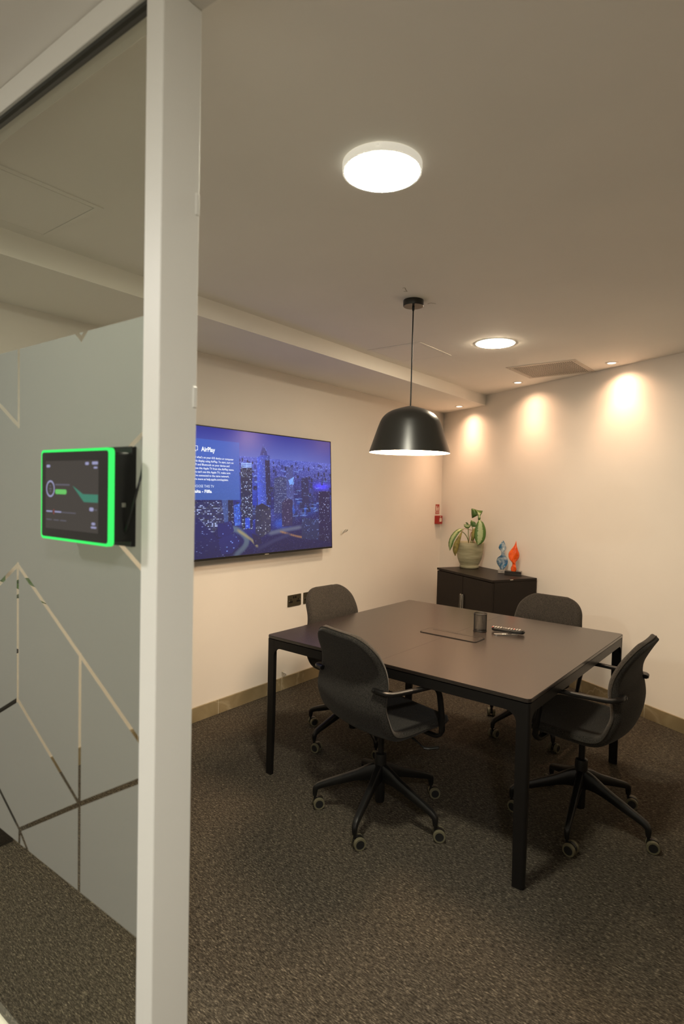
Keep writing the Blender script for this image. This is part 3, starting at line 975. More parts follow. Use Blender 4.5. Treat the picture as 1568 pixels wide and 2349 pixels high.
# drooping leaf at the other side
leaf('leaf', [px(425, 474, .06), px(355, 492, .08), px(288, 560, .10), px(240, 650, .11), px(222, 745, .11), px(222, 832, .10)], [.010, .040, .058, .058, .046, .002], M_LEAF, (FV * .8 - RV * .5 + Vector((0, 0, .3))).normalized(), .3)
leaf('leaf', [px(408, 510, .10), px(370, 600, .12), px(325, 720, .135), px(308, 820, .14), px(312, 905, .135)], [.006, .030, .050, .044, .004], M_LEAFDRY, FV, .35)
stem([px(515, 760, .02), px(508, 600, .02), px(503, 480, .02), px(498, 395, .02)])
stem([px(530, 760, .01), px(500, 640, .03), px(455, 560, .05), px(395, 512, .08), px(340, 520, .10)])
stem([px(545, 760, .02), px(560, 600, .03), px(572, 480, .03), px(550, 405, .02)])
stem([px(560, 760, .03), px(600, 560, .05), px(645, 400, .08), px(668, 300, .10)], .004)
stem([px(510, 760, .04), px(525, 640, .05), px(548, 540, .05), px(575, 505, .05)], .003, M_STEMDRY)
stem([px(590, 500, .04), px(520, 480, .06), px(440, 468, .08), px(412, 500, .10)], .0022, M_STEMDRY)
stem([px(600, 760, .05), px(597, 660, .06), px(585, 600, .07)], .0035, M_STEMDRY)

# ------------------------------------------------------------------ twisted glass sculptures
def ribbon(bm, keys, n=60, thick=.012):
    """keys: (z, half width, half thickness, angle deg, offset along RV)"""
    P = catmull(keys, 10)
    NA = 20
    rings = []
    for p in P:
        z, w_, th, an, off = p
        a0 = math.radians(an)
        d1 = RV * math.cos(a0) + FV * math.sin(a0)
        d2 = -RV * math.sin(a0) + FV * math.cos(a0)
        c = RV * off + Vector((0, 0, z))
        rings.append([bm.verts.new(c + d1 * (w_ * math.cos(2 * PI * k / NA)) + d2 * (max(th, .001) * math.sin(2 * PI * k / NA))) for k in range(NA)])
    for a, b in zip(rings, rings[1:]):
        for k in range(NA): bm.faces.new((a[k], a[(k + 1) % NA], b[(k + 1) % NA], b[k]))
    bm.faces.new(rings[0]); bm.faces.new(rings[-1])
    bmesh.ops.recalc_face_normals(bm, faces=bm.faces)
    return bm
BLP = Vector((.945, 5.000, CZ + .0005))
bs = thing('glass_sculpture', 'twisted clear and blue glass sculpture on a clear block, on the cabinet', 'sculpture', BLP, 0, 'twisted glass sculptures on the cabinet')
obj('base', box(B(), -.032, .032, -.032, .032, 0, .028, .003, 2), M_CLEAR, bs, False, None, (0, 0, .25))
obj('twisted_glass', ribbon(B(), [(.027, .020, .014, 70, .0), (.045, .034, .013, 50, .0), (.075, .046, .012, 20, .0), (.105, .049, .012, 0, .0), (.135, .042, .012, -20, .0), (.158, .022, .014, -55, .004),
                                 (.172, .013, .014, -90, .004), (.190, .020, .012, -130, .0), (.215, .032, .011, -170, -.002), (.240, .030, .011, -190, -.002), (.265, .018, .009, -200, .0), (.286, .003, .004, -210, .003)]), M_BLUE, bs, 'all')
ORP = Vector((1.087, 4.905, CZ + .0005))
os_ = thing('glass_sculpture', 'flame-shaped twisted orange glass sculpture on a black block, on the cabinet', 'sculpture', ORP, 0, 'twisted glass sculptures on the cabinet')
obj('base', box(B(), -.070, .070, -.036, .036, 0, .036, .002, 1), M_ACRYLIC, os_, False, None, (0, 0, .24))
obj('twisted_glass', ribbon(B(), [(.0355, .020, .018, 10, .002), (.055, .026, .018, 30, .002), (.075, .024, .017, 60, .002), (.092, .012, .015, 100, .004), (.108, .016, .014, 130, .002), (.135, .036, .014, 165, .0),
                                 (.165, .046, .015, 180, .0), (.195, .043, .015, 190, .0), (.225, .028, .012, 200, .004), (.255, .013, .009, 210, .010), (.285, .004, .004, 220, .014), (.300, .001, .001, 220, .014)]), M_ORANGE, os_, 'all')

# ------------------------------------------------------------------ things on the table
pc = thing('pen_cup', 'empty black wire mesh pen cup on the table', 'pen cup', (1.622, 3.050, TZ + .0002), .3)
def sq_ring(r, z, n=64):
    out = []
    for k in range(n):
        a = 2 * PI * k / n
        ca, sa = math.cos(a), math.sin(a)
        q = (abs(ca) ** 2.7 + abs(sa) ** 2.7) ** (-1 / 2.7)
        out.append((r * q * ca, r * q * sa, z))
    return out
bm = B()
rows = [[bm.verts.new(p) for p in sq_ring(.0345, .003 + .094 * i / 26, 76)] for i in range(27)]
for a, b in zip(rows, rows[1:]):
    for k in range(76): bm.faces.new((a[k], a[(k + 1) % 76], b[(k + 1) % 76], b[k]))
o = obj('mesh_wall', bm, M_MESHCUP, pc)
md = o.modifiers.new('wire', 'WIREFRAME'); md.thickness = .0011
for nm, z in (('rim', .098), ('foot_ring', .0022)):
    rg = sq_ring(.0352, z, 48)
    obj(nm, tube(B(), rg + [rg[0]], .0021, 8, cap=False), M_MESHCUP, pc, True)
bm = B(); bm.faces.new([bm.verts.new(p) for p in sq_ring(.034, .0012, 48)])
bmesh.ops.solidify(bm, geom=bm.faces[:], thickness=.0008)
obj('floor_plate', bm, M_MESHCUP, pc)

sr = thing('slim_remote', 'slim silver aluminium remote control lying under the black remote on the table', 'remote', (1.768, 3.058, TZ + .0002), .70)
obj('body', prism(B(), rrect(-.064, .064, -.0165, .0165, .012, 5), 0, .0062), M_SILVER, sr)
obj('button_ring', lathe(B(), [(.004, .0063), (.0115, .0063), (.0115, .0072), (.004, .0072)], 24, (.022, 0, 0), closed=True), M_REMOTE, sr)
for bx in (-.004, -.016): obj('button', lathe(B(), [(0, .0072), (.004, .0072), (.0045, .0061)], 14, (bx, -.006, 0)), M_WHITEP, sr)

br = thing('television_remote', 'black television remote with rows of grey buttons resting on the silver remote', 'remote', (1.762, 3.108, TZ + .0066), .145)
bm = prism(B(), rrect(-.090, .090, -.023, .023, .018, 5), 0, .019)
es = [e for e in bm.edges if abs(e.verts[0].co.z - e.verts[1].co.z) < 1e-6]
bmesh.ops.bevel(bm, geom=es, offset=.005, segments=3, affect='EDGES')
obj('body', bm, M_REMOTE, br, True)
for i in range(11):
    for j in range(3):
        if i in (4, 5) and j != 1: continue
        r = .0052 if not (i == 5 and j == 1) else .0085
        m = M_BTNRED if (i == 0 and j == 0) or (i == 8 and j == 1) else M_BTN
        obj('button', prism(B(), rrect(-.0815 + i * .0145 - r, -.0815 + i * .0145 + r * .6, -.0125 + j * .0125 - .004, -.0125 + j * .0125 + .004, .002, 2), .0188, .0206), m, br)

# ------------------------------------------------------------------ television
TVT, TVB = Vector((.065, 2.15, 1.893)), Vector((.105, 2.15, 1.051))
tilt = math.atan2(.04, .842)
TVW, TVH = 1.455, .8429
tv = thing('television', 'wall-mounted flat television showing a night city skyline and a pairing message', 'television', tuple(TVT))
# frame: u axis = +y, v axis = down; local axes: x = out of the screen, y = u, z = up
tv.rotation_euler = (0, -tilt, 0)
# local z = -v ; screen plane local x = 0
obj('chassis', box(B(), -.030, -.001, 0, TVW, -TVH, 0, .003, 2), M_BLACKP, tv)
bm = B()
BZ = .0065
bzp = [(0, TVW, -BZ, 0), (0, TVW, -TVH, -TVH + .013), (0, BZ, -TVH, 0), (TVW - BZ, TVW, -TVH, 0)]
for y0, y1, z0, z1 in bzp: box(bm, -.0012, .0022, y0, y1, z0, z1, .0006, 1)
obj('bezel', bm, M_BLACKP, tv)
obj('rear_box', box(B(), -.052, -.030, .35, 1.10, -.70, -.22, .006, 2), M_BLACKP, tv)
mt = B(); box(mt, -.062, -.05, .50, .95, -.60, -.30)
obj('wall_bracket', mt, M_BLACKM, tv)
obj('logo_bar', box(B(), .0, .0026, TVW / 2 - .02, TVW / 2 + .02, -TVH + .001, -TVH + .005), M_COPPER, tv)

# picture of the screen, painted per vertex
NX, NY = 500, 284
rng = np.random.default_rng(3)
img = np.zeros((NY, NX, 3))
vv, uu = np.mgrid[0:NY, 0:NX]
uu = (uu + .5) / NX; vv = (vv + .5) / NY
def lerp(a, b, t): return np.array(a)[None, None] * (1 - t[..., None]) + np.array(b)[None, None] * t[..., None]
img[:] = lerp((52, 56, 128), (92, 104, 170), np.clip(vv / .21, 0, 1))
img += (np.exp(-((uu - .40) / .14) ** 2 - ((vv - .0) / .10) ** 2) * 26)[..., None] * np.array([1.0, .7, .55])
img -= (np.clip((uu - .75) / .25, 0, 1) * 18 * (vv < .21))[..., None] * np.array([1, 1, .8])
g = np.clip((vv - .205) / .8, 0, 1)
ground = lerp((70, 82, 160), (22, 24, 72), np.clip(g * 2.3, 0, 1))
m = vv > .205
img[m] = ground[m]
sp_ = rng.random((NY, NX))
for lo, hi, dens, br_ in ((.205, .26, .30, 95), (.25, .36, .24, 105), (.34, .5, .15, 110), (.48, .75, .06, 120), (.7, 1.0, .035, 110)):
    q = (vv > lo) & (vv < hi) & (sp_ < dens)
    img[q] += (rng.random(q.sum())[:, None] * br_) * np.array([.9, .95, 1.0])
# warm glints
q = (vv > .22) & (rng.random((NY, NX)) < .012); img[q] += np.array([90, 70, 30])
# blue haze low in the streets
img += (np.exp(-((uu - .74) / .14) ** 2 - ((vv - .63) / .07) ** 2))[..., None] * np.array([25, 60, 95])
img += (np.exp(-((uu - .40) / .10) ** 2 - ((vv - .60) / .22) ** 2))[..., None] * np.array([10, 32, 80])
img += (np.exp(-((uu - .92) / .07) ** 2 - ((vv - .43) / .035) ** 2))[..., None] * np.array([40, 30, 130])
img += (np.exp(-((uu - .60) / .06) ** 2 - ((vv - .76) / .05) ** 2))[..., None] * np.array([20, 50, 85])
def inpoly(poly):
    c = np.zeros((NY, NX), bool)
    n_ = len(poly)
    for i in range(n_):
        (x1, y1), (x2, y2) = poly[i], poly[(i + 1) % n_]
        cond = ((y1 > vv) != (y2 > vv))
        xx = (x2 - x1) * (vv - y1) / ((y2 - y1) if abs(y2 - y1) > 1e-9 else 1e-9) + x1
        c ^= cond & (uu < xx)
    return c
def stroke(pts, wd, col, al=1.0):
    pts = catmull(pts, 8)
    for a, b in zip(pts, pts[1:]):
        d = b - a; L2 = (d ** 2).sum() + 1e-12
        t = np.clip(((uu - a[0]) * d[0] + (vv - a[1]) * d[1] * 1) / L2, 0, 1)
        dist = np.hypot((uu - a[0] - t * d[0]) * 1.73, vv - a[1] - t * d[1])
        k = np.clip(1 - dist / wd, 0, 1)[..., None] * al
        np.copyto(img, img * (1 - k) + np.array(col) * k)
def building(poly, base, win, dens, rowh=3, colw=2, shade=None):
    mk = inpoly(poly)
    img[mk] = np.array(base)
    if shade: 
        us = uu[mk]; f = (us - us.min()) / (us.max() - us.min() + 1e-9)
        img[mk] *= (1 + shade * (f - .5))[:, None]
    iy, ix = np.nonzero(mk)
    cell = rng.random((NY // rowh + 2, NX // colw + 2))
    rowb = rng.random(NY // rowh + 2)
    lit = (cell[iy // rowh, ix // colw] < dens * (.4 + 1.2 * rowb[iy // rowh])) & (iy % rowh != 0)
    inten = rng.random((NY // rowh + 2, NX // colw + 2))[iy // rowh, ix // colw]
    img[iy[lit], ix[lit]] = np.array(base) * .3 + np.array(win)[None] * (.12 + .88 * inten[lit] ** 1.6)[:, None]
# roads and motorways
stroke([(.25, .77), (.32, .80), (.37, .87), (.36, .93), (.30, 1.0)], .035, (86, 100, 120), .8)
stroke([(.32, .80), (.40, .88), (.44, .94)], .020, (150, 140, 110), .7)
stroke([(.52, .84), (.62, .82), (.75, .80)], .028, (92, 98, 120), .8)
stroke([(.60, .83), (.72, .88), (.80, .90)], .016, (160, 120, 90), .7)
stroke([(.45, .96), (.56, .90), (.66, .86)], .025, (48, 52, 92), .8)
W1, W2 = (205, 220, 250), (150, 175, 240)
rb = np.random.default_rng(11)
for _ in range(190):
    v_ = .235 + .50 * rb.random() ** 1.3
    u_ = .30 + .70 * rb.random()
    sz_ = .006 + .050 * (v_ - .2) * (.5 + rb.random())
    hh_ = sz_ * (.8 + 1.6 * rb.random())
    sh_ = .55 + .6 * rb.random()
    building([(u_, v_ - hh_), (u_ + sz_, v_ - hh_ * .95), (u_ + sz_, v_ + hh_ * .4), (u_, v_ + hh_ * .4)], tuple(c * sh_ for c in (44, 52, 110)), W2, .16, 2, 2)
for _ in range(60):
    v_ = .27 + .5 * rb.random(); u_ = .33 + .64 * rb.random()
    stroke([(u_, v_), (u_ + .02 + .03 * rb.random(), v_ - .01 + .02 * rb.random())], .005, (150, 185, 245), .55)
building([(.643, .36), (.648, .265), (.695, .26), (.70, .60), (.645, .60)], (66, 74, 128), W2, .30, 2, 2)
building([(.66, .38), (.70, .35), (.70, .42), (.67, .42)], (120, 160, 230), (190, 215, 255), .3)
building([(.558, .37), (.60, .352), (.645, .36), (.648, .67), (.556, .67)], (48, 56, 100), W1, .30, 2, 2)
building([(.757, .36), (.81, .345), (.818, .59), (.76, .60)], (34, 38, 78), W2, .10, 3, 2)
building([(.447, .20), (.49, .17), (.53, .18), (.535, .62), (.447, .62)], (58, 76, 160), (175, 200, 255), .22, 2, 2, -.5)
building([(.497, .22), (.53, .22), (.535, .60), (.505, .60)], (30, 34, 74), W2, .12)
building([(.466, .18), (.485, .10), (.505, .12), (.515, .18)], (52, 60, 118), W2, .12)
img[inpoly([(.486, .085), (.489, .085), (.490, .12), (.485, .12)])] = (90, 100, 160)
building([(.340, .30), (.412, .29), (.412, .80), (.342, .79)], (30, 36, 70), W1, .42, 3, 3)
for k in range(3): img[inpoly([(.345, .258 + k * .014), (.41, .252 + k * .014), (.41, .260 + k * .014), (.345, .266 + k * .014)])] = (170, 200, 255)
img[inpoly([(.365, .70), (.395, .70), (.395, .79), (.365, .79)])] += np.array([20, 40, 110])
building([(.610, .58), (.65, .54), (.69, .555), (.686, .78), (.610, .79)], (44, 40, 78), (190, 190, 220), .14)
building([(.430, .615), (.468, .635), (.468, .87), (.428, .83)], (38, 42, 72), (185, 195, 215), .16, 3, 3)
building([(.468, .635), (.533, .625), (.53, .82), (.468, .87)], (46, 48, 76), (200, 205, 215), .16, 3, 3)
img[inpoly([(.430, .612), (.475, .582), (.533, .625), (.468, .638)])] = (34, 36, 62)
building([(.757, .71), (.895, .742), (.893, .93), (.757, .905)], (36, 44, 82), W2, .14)
building([(.895, .475), (.992, .47), (.992, .96), (.898, .93)], (28, 26, 66), W1, .12)
building([(0, .58), (.22, .56), (.24, .72), (.17, .82), (0, .70)], (38, 42, 84), W1, .55, 3, 4)
building([(.225, .55), (.262, .55), (.262, .74), (.24, .74)], (62, 80, 130), W2, .2)
building([(.262, .55), (.292, .55), (.292, .76), (.262, .76)], (28, 30, 62), W1, .14)
building([(.295, .60), (.335, .58), (.335, .76), (.30, .76)], (56, 88, 180), (150, 190, 255), .35)
building([(.20, .745), (.28, .72), (.295, .80), (.26, .86), (.20, .84)], (30, 34, 92), W2, .04)
building([(0, .66), (.10, .70), (.20, .86), (.24, 1), (0, 1)], (26, 30, 82), (170, 190, 230), .06, 2, 4)
building([(.20, .86), (.30, .82), (.33, .90), (.28, .98), (.22, .98)], (32, 38, 98), (140, 170, 230), .05, 3, 4)
building([(.405, .83), (.46, .86), (.47, .92), (.42, .93)], (30, 30, 70), W2, .05)
# soften slightly
for _ in range(1):
    p = np.pad(img, ((1, 1), (1, 1), (0, 0)), 'edge')
    img = .5 * img + .125 * (p[:-2, 1:-1] + p[2:, 1:-1] + p[1:-1, :-2] + p[1:-1, 2:])
# message card
card = (uu > .035) & (uu < .334) & (vv > .095) & (vv < .557)
img[card] = img[card] * .14 + (lerp((74, 98, 172), (68, 104, 160), vv))[card] * .86
img *= (1 - .16 * np.clip((vv - .8) / .2, 0, 1))[..., None]
gray = img.mean(2, keepdims=True)
img = np.clip((gray + (img - gray) * 1.22) * 1.04, 0, 255) / 255
lin = np.where(img <= .04045, img / 12.92, ((img + .055) / 1.055) ** 2.4)
xs = BZ + (TVW - 2 * BZ) * np.arange(NX + 1) / NX
zs = -(BZ + (TVH - .013 - BZ) * np.arange(NY + 1) / NY)
verts = np.zeros(((NX + 1) * (NY + 1), 3))
gz, gx = np.meshgrid(zs, xs, indexing='ij')
verts[:, 1] = gx.ravel(); verts[:, 2] = gz.ravel()
ii, jj = np.mgrid[0:NY, 0:NX]
v0 = (ii * (NX + 1) + jj).ravel()
faces = np.stack([v0, v0 + NX + 1, v0 + NX + 2, v0 + 1], 1)
me = bpy.data.meshes.new('screen')
me.vertices.add(len(verts)); me.vertices.foreach_set('co', verts.ravel())
me.loops.add(faces.size); me.loops.foreach_set('vertex_index', faces.ravel().astype(np.int32))
me.polygons.add(len(faces)); me.polygons.foreach_set('loop_start', np.arange(0, faces.size, 4, dtype=np.int32)); me.polygons.foreach_set('loop_total', np.full(len(faces), 4, np.int32))
me.update(calc_edges=True)
at = me.color_attributes.new('picture', 'FLOAT_COLOR', 'CORNER')
cc = np.ones((faces.shape[0], 4, 4)); cc[:, :, :3] = lin.reshape(-1, 1, 3)
at.data.foreach_set('color', cc.astype(np.float32).ravel())
k = NT('tv_picture')
ca = k.n('ShaderNodeVertexColor', layer_name='picture')
k.b.inputs['Base Color'].default_value = (.01, .01, .012, 1)
k.b.inputs['Roughness'].default_value = .10
k.l(ca.outputs[0], k.b.inputs['Emission Color'])
k.b.inputs['Emission Strength'].default_value = .95
me.materials.append(k.m)
screen = bpy.data.objects.new('screen', me)
COL.objects.link(screen); screen.parent = tv; screen.location = (.0004, 0, 0)
E_WHITE = emat('screen_text', (.92, .95, 1.0), 1.0)
E_WHITE2 = emat('screen_text_soft', (.72, .80, .95), 1.0)
def text(s, u, v, size, width_u=None, mat=None, bold=0.0, name='screen_text'):
    cu = bpy.data.curves.new('t', 'FONT')
    cu.body = s; cu.size = size; cu.offset = bold; cu.resolution_u = 2
    to = bpy.data.objects.new('t', cu); COL.objects.link(to)
    dg = bpy.context.evaluated_depsgraph_get()
    me = bpy.data.meshes.new_from_object(to.evaluated_get(dg))
    bpy.data.objects.remove(to); bpy.data.curves.remove(cu)
    me.name = name
    xs = [v_.co.x for v_ in me.vertices]
    x0, x1 = min(xs), max(xs)
    sc = 1.0
    if width_u: sc = width_u / (x1 - x0)
    for v_ in me.vertices: v_.co = Vector((.0006, u + (v_.co.x - x0) * sc, -v + v_.co.y))
    me.materials.clear(); me.materials.append(mat or E_WHITE)
    o = bpy.data.objects.new(name, me); COL.objects.link(o); o.parent = screen
    return o
U = lambda u: u * TVW
V = lambda v: v * TVH
text('AirPlay', U(.119), V(.192), .040, U(.076), bold=.0012, name='heading_text')
lines = [("Send what's on your iOS device or computer", .300), ("to this display using AirPlay. To start, turn on", .299), ("Wi-Fi and Bluetooth on your device and", .275),
         ("choose this Apple TV from the AirPlay menu.", .302), ("If you can't see this Apple TV, make sure", .280), ("you're connected to the same network.", .273), ("Learn more at help.apple.com/appletv.", .268)]
for i, (s, ur) in enumerate(lines):
    text(s, U(.0665), V(.2445 + i * .0267), .0185, U(ur - .0665), bold=.00025, name='message_text')
text('CHOOSE THIS TV', U(.0665), V(.459), .0235, U(.186 - .0665), E_WHITE2, name='message_text')
text('Malta - Filfla', U(.0665), V(.498), .027, U(.173 - .0665), bold=.0009, name='message_text')
# little screen-share icon left of the heading
bm = B()
def bar(y0, y1, z0, z1): box(bm, .0003, .0006, y0, y1, z0, z1)
iu0, iu1, iv0, iv1 = U(.069), U(.102), V(.155), V(.188)
bar(iu0, iu1, -iv0 - .003, -iv0); bar(iu0, iu0 + .003, -iv1, -iv0); bar(iu1 - .003, iu1, -iv1, -iv0); bar(iu0, iu0 + .012, -iv1, -iv1 + .003); bar(iu1 - .012, iu1, -iv1, -iv1 + .003)
prism(bm, [(iu0 + .010, -iv1 - .006), (iu1 - .010, -iv1 - .006), ((iu0 + iu1) / 2, -iv1 + .008)], .0003, .0006, 'x')
obj('share_icon', bm, E_WHITE, screen)

# ------------------------------------------------------------------ wall fittings on the screen wall
def socket(yc, label):
    t = thing('wall_socket', label, 'socket', (0, yc, .6625), 0, 'wall sockets below the television')
    # local x out of the wall
    obj('plate', prism(B(), rrect(-.0735, .0735, -.0435, .0435, .004, 3), .0003, .0065, 'x'), M_SOCKET, t)
    for s in (-1, 1):
        c = s * .041
        bm = B()
        box(bm, .0065, .0070, c - .004, c + .004, .003, .013); box(bm, .0065, .0070, c - .013, c - .005, -.011, -.005); box(bm, .0065, .0070, c + .005, c + .013, -.011, -.005)
        prism(bm, rrect(c - .019, c + .019, -.016, -.001, .003, 2), .0064, .0068, 'x')
        obj('outlet', bm, M_BLACKP, t)
        obj('switch', box(B(), .0063, .0095, s * .011 - .006, s * .011 + .006, .016, .034, .0012, 1), M_BLACKP, t)
        obj('screw', lathe(B(), [(0, .0015), (.003, .0012), (.0035, 0)], 10), M_CHROME, t, True, (.0066, s * .0605, .0), (0, PI / 2, 0))
    return t
socket(3.286, 'bronze double socket on the wall, standing free of any chair')
socket(3.464, 'bronze double socket on the wall, half hidden by a chair back')

def loose_cable(name, label, y, z, pts, r, patch):
    t = thing(name, label, 'cable', (0, y, z))
    bm = prism(B(), patch, .0002, .0012, 'x')
    obj('plaster_patch', bm, M_SIGNWHITE, t)
    for p in pts: obj('wire', tube(B(), [tuple(q) for q in catmull(p, 6)], r, 8), M_COPPER if p is pts[0] else M_WHITEP, t, True)
loose_cable('loose_cable', 'short loose cable end poking out of the wall beside the television', 3.86, 1.155,
            [[(.001, .07, .010), (.018, .06, .022), (.028, .03, .024), (.024, .005, .012), (.012, -.002, -.006)], [(.001, .05, .016), (.014, .03, .030), (.020, .0, .016), (.006, -.012, -.012)]], .0026,
            [(-.018, -.022), (.006, -.026), (.012, -.004), (.004, .016), (-.012, .012)])
loose_cable('loose_cable', 'small loose wire stub poking out of the wall just above the skirting', 3.178, .115,
            [[(.001, -.01, .02), (.012, -.004, .012), (.016, .010, .0), (.014, .004, -.016)], [(.001, .0, .016), (.014, .018, .006), (.012, .026, -.012)]], .0030,
            [(-.016, -.015), (.012, -.018), (.016, .012), (.006, .034), (-.014, .030)])

sg = thing('fire_sign', 'small red fire extinguisher sign high in the room corner above the red call point', 'sign', (0, 5.512, 1.335))
obj('white_backing', box(B(), .0003, .0015, -.046, .046, -.058, .058), M_SIGNWHITE, sg)
obj('red_pictogram_panel', box(B(), .0015, .0021, -.042, .042, -.022, .050), M_SIGNRED, sg)
obj('red_text_panel', box(B(), .0015, .0021, -.042, .042, -.052, -.026), M_SIGNRED, sg)
bm = prism(B(), rrect(-.026, -.002, -.018, .020, .009, 4), .0021, .0026, 'x')
box(bm, .0021, .0026, -.018, -.010, .020, .030); box(bm, .0021, .0026, -.024, -.002, .030, .036); box(bm, .0021, .0026, -.028, -.024, .004, .036)
obj('extinguisher_symbol', bm, M_SIGNWHITE, sg)
bm = B()
prism(bm, [(.014, -.018), (.024, -.018), (.030, .008), (.022, .034), (.014, .014), (.010, .0)], .0021, .0026, 'x')
obj('flame_symbol', bm, M_SIGNWHITE, sg)
obj('caption_bar', box(B(), .0021, .0025, -.034, .034, -.042, -.036), M_SIGNWHITE, sg)
cp = thing('fire_call_point', 'red square fire call point box with a white window in the room corner', 'call point', (0, 5.505, 1.222))
obj('housing', prism(B(), rrect(-.044, .044, -.044, .044, .005, 3), .0004, .045, 'x'), M_RED, cp)
obj('white_window', box(B(), .045, .0458, -.020, .026, -.018, .018), M_SIGNWHITE, cp)
obj('window_symbol', prism(B(), [(-.010, 0), (.003, -.007), (.016, 0), (.003, .007)], .0458, .0462, 'x'), M_COPPER, cp)
obj('logo', box(B(), .045, .0456, -.010, .012, .027, .035), M_SIGNWHITE, cp)

# ------------------------------------------------------------------ ceiling fittings
def round_panel(name, label, x, y, r, mat, drop, dome):
    t = thing(name, label, 'ceiling light', (x, y, H), 0, 'round ceiling panels')
    obj('rim', lathe(B(), [(r + .006, -.0003), (r + .0065, -drop * .5), (r + .0055, -drop), (r, -drop), (r, -drop + .002), (0, -drop + .002)], 56), M_RIM, t, True)
    prof = [(r * math.cos(a), -drop - dome * math.sin(a)) for a in [PI / 2 * k / 8 for k in range(9)]]
    prof = [(r - .0004, -drop + .001)] + [(r - .0004, -drop - .0002)] + prof[1:-1] + [(0, -drop - dome)] if dome > 0 else [(r - .0004, -drop + .001), (r - .0004, -drop - .0003), (0, -drop - .0004)]
    d = obj('diffuser', lathe(B(), prof, 56), mat, t, True)
    d['label'] = 'glowing white diffuser disc'
    return t
NP = round_panel('round_ceiling_light', 'large bright round ceiling light nearest the doorway, mounted proud of the ceiling', 2.000, 1.419, .109, M_PANEL['near'], .022, 0)
for an in (2.0, 5.2, 1.0):
    obj('rim_clip', box(B(), -.004, .004, -.002, .004, -.012, -.004), M_RIM, NP, False, (.115 * math.cos(an), .115 * math.sin(an), 0), (0, 0, an - PI / 2))  # clips share the rim's added glow, standing in for bright glints
round_panel('round_ceiling_light', 'bright round ceiling light set flush between the pendant lamp and the vent grille', 1.467, 3.486, .117, M_PANEL['far'], .003, .009)
round_panel('round_ceiling_light', 'bright round corridor ceiling light just outside the doorway', 3.65, -.55, .117, M_PANEL['hall'], .003, .010)
round_panel('round_ceiling_light', 'added unseen corridor ceiling light that brightens the frosted glass', .75, -.85, .117, M_PANEL['hall'], .003, .010)  # extra light out of view, added to brighten the film

def downlight(x, y, z, label):
    t = thing('recessed_spotlight', label, 'spotlight', (x, y, z), 0, 'recessed spotlights along the far wall')
    obj('trim_ring', lathe(B(), [(.028, -.004), (.030, -.005), (.042, -.003), (.043, -.0003), (.028, -.0003)], 32, closed=True), M_WHITEP, t, True)
    obj('lens', lathe(B(), [(0, -.0022), (.0275, -.0018)], 28), M_LENS, t, True)
    # reflector lamp: a wide soft skirt and a tighter core
    for nm, w_, size, aim in (('skirt', SPOT_WIDE, 146, .10), ('core', SPOT_CORE, 92, .0)):
        ld = bpy.data.lights.new('spot_' + nm, 'SPOT')
        ld.energy = w_; ld.color = SPOT_COL
        ld.spot_size = math.radians(size); ld.spot_blend = 1.0; ld.shadow_soft_size = .022
        lo = bpy.data.objects.new('beam_' + nm, ld); COL.objects.link(lo); lo.parent = t
        lo.location = (0, 0, -.012)
        lo.rotation_euler = Vector((BN.x * aim, BN.y * aim, -1)).to_track_quat('-Z', 'Y').to_euler()
    return t
downlight(.37, 5.212, SZ, 'small recessed spotlight under the soffit in the room corner')
downlight(1.111, 4.795, H, 'small recessed spotlight in the ceiling between soffit and vent grille')
downlight(1.932, 4.419, H, 'small recessed spotlight in the ceiling beyond the vent grille')

# ventilation grille
gr = thing('vent_grille', 'white louvred ventilation grille in the ceiling by the far wall', 'vent', (1.507, 4.421, H), -.02)
gx_, gy_ = .252, .240
bm = B()
for (a, b, c, d) in ((-gx_, gx_, -gy_, -gy_ + .032), (-gx_, gx_, gy_ - .032, gy_), (-gx_, -gx_ + .032, -gy_ + .032, gy_ - .032), (gx_ - .032, gx_, -gy_ + .032, gy_ - .032)):
    box(bm, a, b, c, d, -.005, -.0003, .0012, 1)
obj('frame', bm, M_GRILLE, gr)
obj('duct_shade_sheet', box(B(), -gx_ + .03, gx_ - .03, -gy_ + .03, gy_ - .03, -.0012, -.0003), M_DUCTSHADE, gr)  # flat dark sheet painting the shade between the slats
slat = None
NS = 30
for i in range(NS):
    x = -gx_ + .036 + (2 * gx_ - .072) * i / (NS - 1)
    if slat is None:
        o = obj('slat', box(B(), -.0038, .0038, -gy_ + .031, gy_ - .031, -.0026, -.0013), M_GRILLE, gr, False, (x, 0, 0), (0, 0, 0)); slat = o.data
    else: inst('slat', slat, gr, (x, 0, 0))
cross = None
for i in range(9):
    y = -gy_ + .05 + (2 * gy_ - .10) * i / 8
    if cross is None:
        o = obj('cross_bar', box(B(), -gx_ + .031, gx_ - .031, -.0010, .0010, -.0020, -.0012), M_GRILLE, gr, False, (0, y, 0)); cross = o.data
    else: inst('cross_bar', cross, gr, (0, y, 0))
for sx_ in (-1, 1):
    for sy_ in (-1, 1):
        obj('screw', lathe(B(), [(0, -.0066), (.0035, -.0062), (.004, -.005)], 10, (sx_ * (gx_ - .016), sy_ * (gy_ - .045), 0)), M_PENCIL, gr, True)

